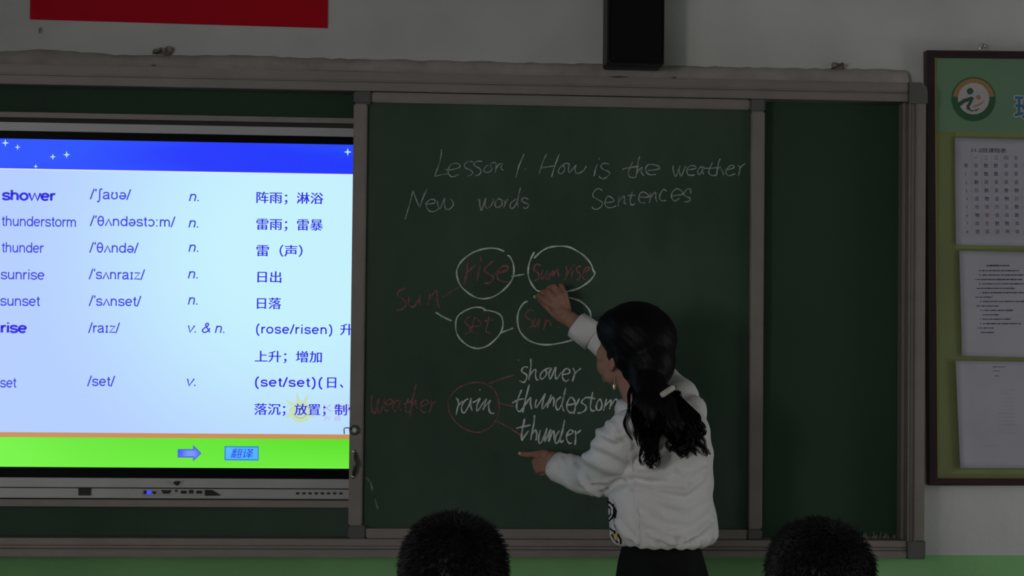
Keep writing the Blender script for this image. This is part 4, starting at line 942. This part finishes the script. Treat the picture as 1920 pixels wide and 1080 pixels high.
PT = [([(1250,725,-.54),(1245,745,-.60),(1232,790,-.64),(1220,836,-.65),(1221,874,-.64)], .028, 150, .011, .35),
      ([(1245,735,-.56),(1215,765,-.61),(1205,800,-.635),(1216,866,-.64)], .024, 130, .010, .4),
      ([(1225,720,-.56),(1204,745,-.60),(1196,780,-.635),(1204,830,-.64)], .018, 90, .007, .3),
      ([(1252,735,-.56),(1262,770,-.61),(1282,800,-.635),(1304,848,-.63)], .030, 220, .013, .25),
      ([(1258,738,-.56),(1285,762,-.61),(1304,784,-.625),(1311,806,-.62),(1306,822,-.62)], .015, 120, .010, .2),
      ([(1248,745,-.57),(1255,790,-.63),(1270,826,-.645),(1270,854,-.64)], .022, 130, .012, .2),
      ([(1195,715,-.54),(1186,745,-.585),(1182,790,-.625),(1196,840,-.63)], .008, 26, .006, -.4)]
strands('ponytail_strands', PT, M['hair'], hair)
cl = MB(); A, B = W(1239,742,-.66), W(1265,725,-.655); ax = (B-A).normalized(); up_ = Vector((-.4,0,1)).normalized()
cl.tube([A, A+ax*.004, B-ax*.004, B], [.0055,.0075,.0075,.0055], 10); clip = cl.build('hair_clip', M['clip'], tea, True)
MB().tube([A+ax*.01+Vector((0,.02,0)), A+ax*.01], .002, 6).tube([B-ax*.01+Vector((0,.03,0)), B-ax*.01], .002, 6).build('clip_pin', M['clip'], clip)
ea = W(1152, 722, -.475)
er = MB().ell(W(1152,725,-.475), (.0045,.002,.0085), Matrix.Rotation(.0, 3, 'Y'), 12, 8).build('earring', M['earring'], tea, True)
MB().tube([W(1152,719,-.475), W(1152,712,-.472), W(1153,706,-.468)], .0007, 5).build('earring_hook', M['earring'], er)
# chalk in her fingers
ch_ = MB().tube([W(1001.5,557,-.0885), W(1003,556.6,-.092), W(1012,556,-.128)], [.0035,.0048,.0050], 14).build('chalk_stick', M['chalkstick'], None, True)
tag(ch_, 'short stick of white chalk held in the raised right hand against the board', 'chalk')

# ---- two seated pupils seen from behind
def pupil(px, top, half, y, label, seed, spike, coat):
    rs = np.random.RandomState(seed); T = W(px, top, y)
    s = .90; O_ = Vector((T.x, y, T.z-.012-.112*s)); R2 = head_frame((.02,1), tilt=-.12)
    root = empty('person', (T.x, y, 0), label, 'person', None)
    b = MB(); P2 = head_shapes(b, O_, R2, s); nb2 = O_+Vector((0,-.03,-.19)); seat = .43
    b.chain([(P2(0,-.02,-.05), .046), (nb2, .050)], 16)
    hz = seat+.105; hip = Vector((T.x, y-.10, hz)); chx = nb2+Vector((0,-.02,-.16))
    b.chain([(nb2+Vector((-.02,0,-.03)), .05), (nb2+Vector((-.13,-.01,-.06)), .045)]); b.chain([(nb2+Vector((.02,0,-.03)), .05), (nb2+Vector((.13,-.01,-.06)), .045)])
    for q in (-1, 1): b.chain([(chx+Vector((q*.055,0,.06)), .085), (hip+Vector((q*.055,0,.02)), .09)])
    arms = MB(); legs = MB(); shoes = []
    for q in (-1, 1):
        sh_ = nb2+Vector((q*.15,-.01,-.075)); el = sh_+Vector((q*.05,.10,-.21)); wr = el+Vector((-q*.06,.20,.03)); ha = wr+Vector((-q*.03,.06,-.005))
        b.chain([(sh_, .038), (el, .030), (wr, .022)]); b.ell(ha, (.032,.040,.014))
        for k in range(4): b.chain([(ha+Vector((-.02+.013*k,.02,0)), .0085), (ha+Vector((-.022+.014*k,.055,-.004)), .0075), (ha+Vector((-.022+.014*k,.082-.004*abs(k-1.5),-.014)), .0062)], 10)
        b.chain([(ha+Vector((-q*.02,-.01,0)), .011), (ha+Vector((-q*.042,.03,-.006)), .008)], 10)
        hp = hip+Vector((q*.075,.02,-.01)); kn = hp+Vector((q*.02,.36,0)); an = Vector((kn.x, kn.y+.01, .085))
        b.chain([(hp, .075), (kn, .052)]); b.chain([(kn, .050), (an, .034)]); b.chain([(an+Vector((0,-.02,-.04)), .03), (an+Vector((0,.11,-.05)), .026)])
        arms.chain([(sh_, .055), (el, .046), (wr-Vector((0,.03,0)), .034)]); legs.chain([(hp, .088), (kn, .066), (Vector((an.x, an.y, .12)), .048)])
        m = MB().chain([(an+Vector((0,-.03,-.048)), .036), (an+Vector((0,.05,-.05)), .036), (an+Vector((0,.12,-.055)), .029)], 12); m.v = [(x, yy, max(z, .002)) for x, yy, z in m.v]; shoes.append(m)
    body_mesh('body', b, .0055, root, P2, s, 3)
    eyes(P2, R2, s, root)
    arms.chain([(nb2+Vector((0,0,-.05)), .070), (chx, .12)]); arms.chain([(nb2+Vector((-.13,0,-.075)), .058), (nb2+Vector((.13,0,-.075)), .058)])
    for q in (-1, 1): arms.chain([(chx+Vector((q*.06,0,.05)), .105), (hip+Vector((q*.05,0,0)), .112)])
    v, f = fused(arms, .008, 3, lambda co, no: .003*np.sin(45*co[:, 2]+20*co[:, 0])*np.sin(30*co[:, 0])); mesh('jacket', v, f, M[coat], root, True)
    v, f = fused(legs, .008, 3); mesh('trousers', v, f, M['trousers'], root, True)
    for m in shoes: v, f = fused(m, .006, 2); mesh('shoe', v, f, M['shoew'], root, True)
    # close cropped hair: a cap following the skull, with short spikes
    h_ = MB(); hw = half
    h_.ell(P2(0,-.016,.030), (hw, .103, .094), R2, 30, 20); [h_.ell(P2(q*.027,-.016,.026), (hw*.74,.092,.092), R2, 24, 16) for q in (-1, 1)]; h_.ell(P2(0,-.050,-.010), (hw*.90,.062,.075), R2, 24, 14)
    v, f = fused(h_, .005, 2, lambda co, no: rs.uniform(-.0012, .0012, len(co)))
    loc = (np.array(v)-np.array(O_)) @ np.array(R2)
    keep = np.ones(len(v), bool); keep[(loc[:, 1] > .055) & (loc[:, 2] < .055)] = False; keep[(loc[:, 1] > .035) & (loc[:, 2] < .02)] = False; keep[loc[:, 2] < -.085] = False
    f = [q for q in f if all(keep[i] for i in q)]
    hair2 = mesh('hair', v, f, M['hairs'], root, True)
    kept = [i for i in range(len(v)) if keep[i]]; sp_ = MB(); idx = rs.choice(kept, 9000)
    C_ = np.array(P2(0,-.016,.01)); WHL = np.array(P2(.012,-.062,.088))          # hair grows out from the whorl at the crown
    for i in idx:
        p = np.array(v[i])+rs.uniform(-.002, .002, 3); n_ = p-C_; n_ /= np.linalg.norm(n_); up = max(0, n_[2])
        t = p-WHL; t -= n_*(t@n_); t /= max(1e-6, np.linalg.norm(t))
        d = n_*(.22+spike*55*up)+t*.8+rs.normal(0, .16, 3); d /= np.linalg.norm(d); L_ = (.013+.006*up)*rs.uniform(.6, 1.15)
        q1 = np.cross(d, n_); q1 /= max(1e-6, np.linalg.norm(q1)); w_ = .0009
        a = p-n_*.001; m_ = p+d*L_*.55+n_*.0008; e = p+d*L_-n_*(.0012 if spike < .005 else 0)
        sp_.add([tuple(a+q1*w_), tuple(a-q1*w_), tuple(a+n_*w_), tuple(m_+q1*w_*.8), tuple(m_-q1*w_*.8), tuple(m_+n_*w_*.8), tuple(e)], [(0,2,5,3), (2,1,4,5), (1,0,3,4), (3,5,6), (5,4,6), (4,3,6)])
    sp_.build('hair_spikes', M['hairs'], hair2)
    # plain wooden stool under the pupil
    st_ = empty('stool', (T.x, y-.10, 0), 'plain wooden stool under the pupil '+('left of the teacher' if px < 1000 else 'right of the teacher'), 'stool')
    MB().box(T.x-.17, T.x+.17, y-.24, y+.08, seat-.03, seat, .006).build('seat', M['stoolwood'], st_)
    for qx in (-1, 1):
        for qy in (-1, 1): MB().box(T.x+qx*.14-.018, T.x+qx*.14+.018, y-.08+qy*.13-.018, y-.08+qy*.13+.018, 0, seat-.03, .003).build('leg', M['stoolwood'], st_)
        MB().box(T.x+qx*.14-.01, T.x+qx*.14+.01, y-.20, y+.04, .14, .17, .002).build('stretcher', M['stoolwood'], st_)
pupil(851, 979, .083, -2.06, 'pupil with spiky short black hair seen from behind, at the bottom left of the teacher', 3, .0075, 'jacket')
pupil(1535, 986, .083, -2.06, 'pupil with smooth short black hair seen from behind, at the bottom right of the teacher', 4, .0035, 'jacket')
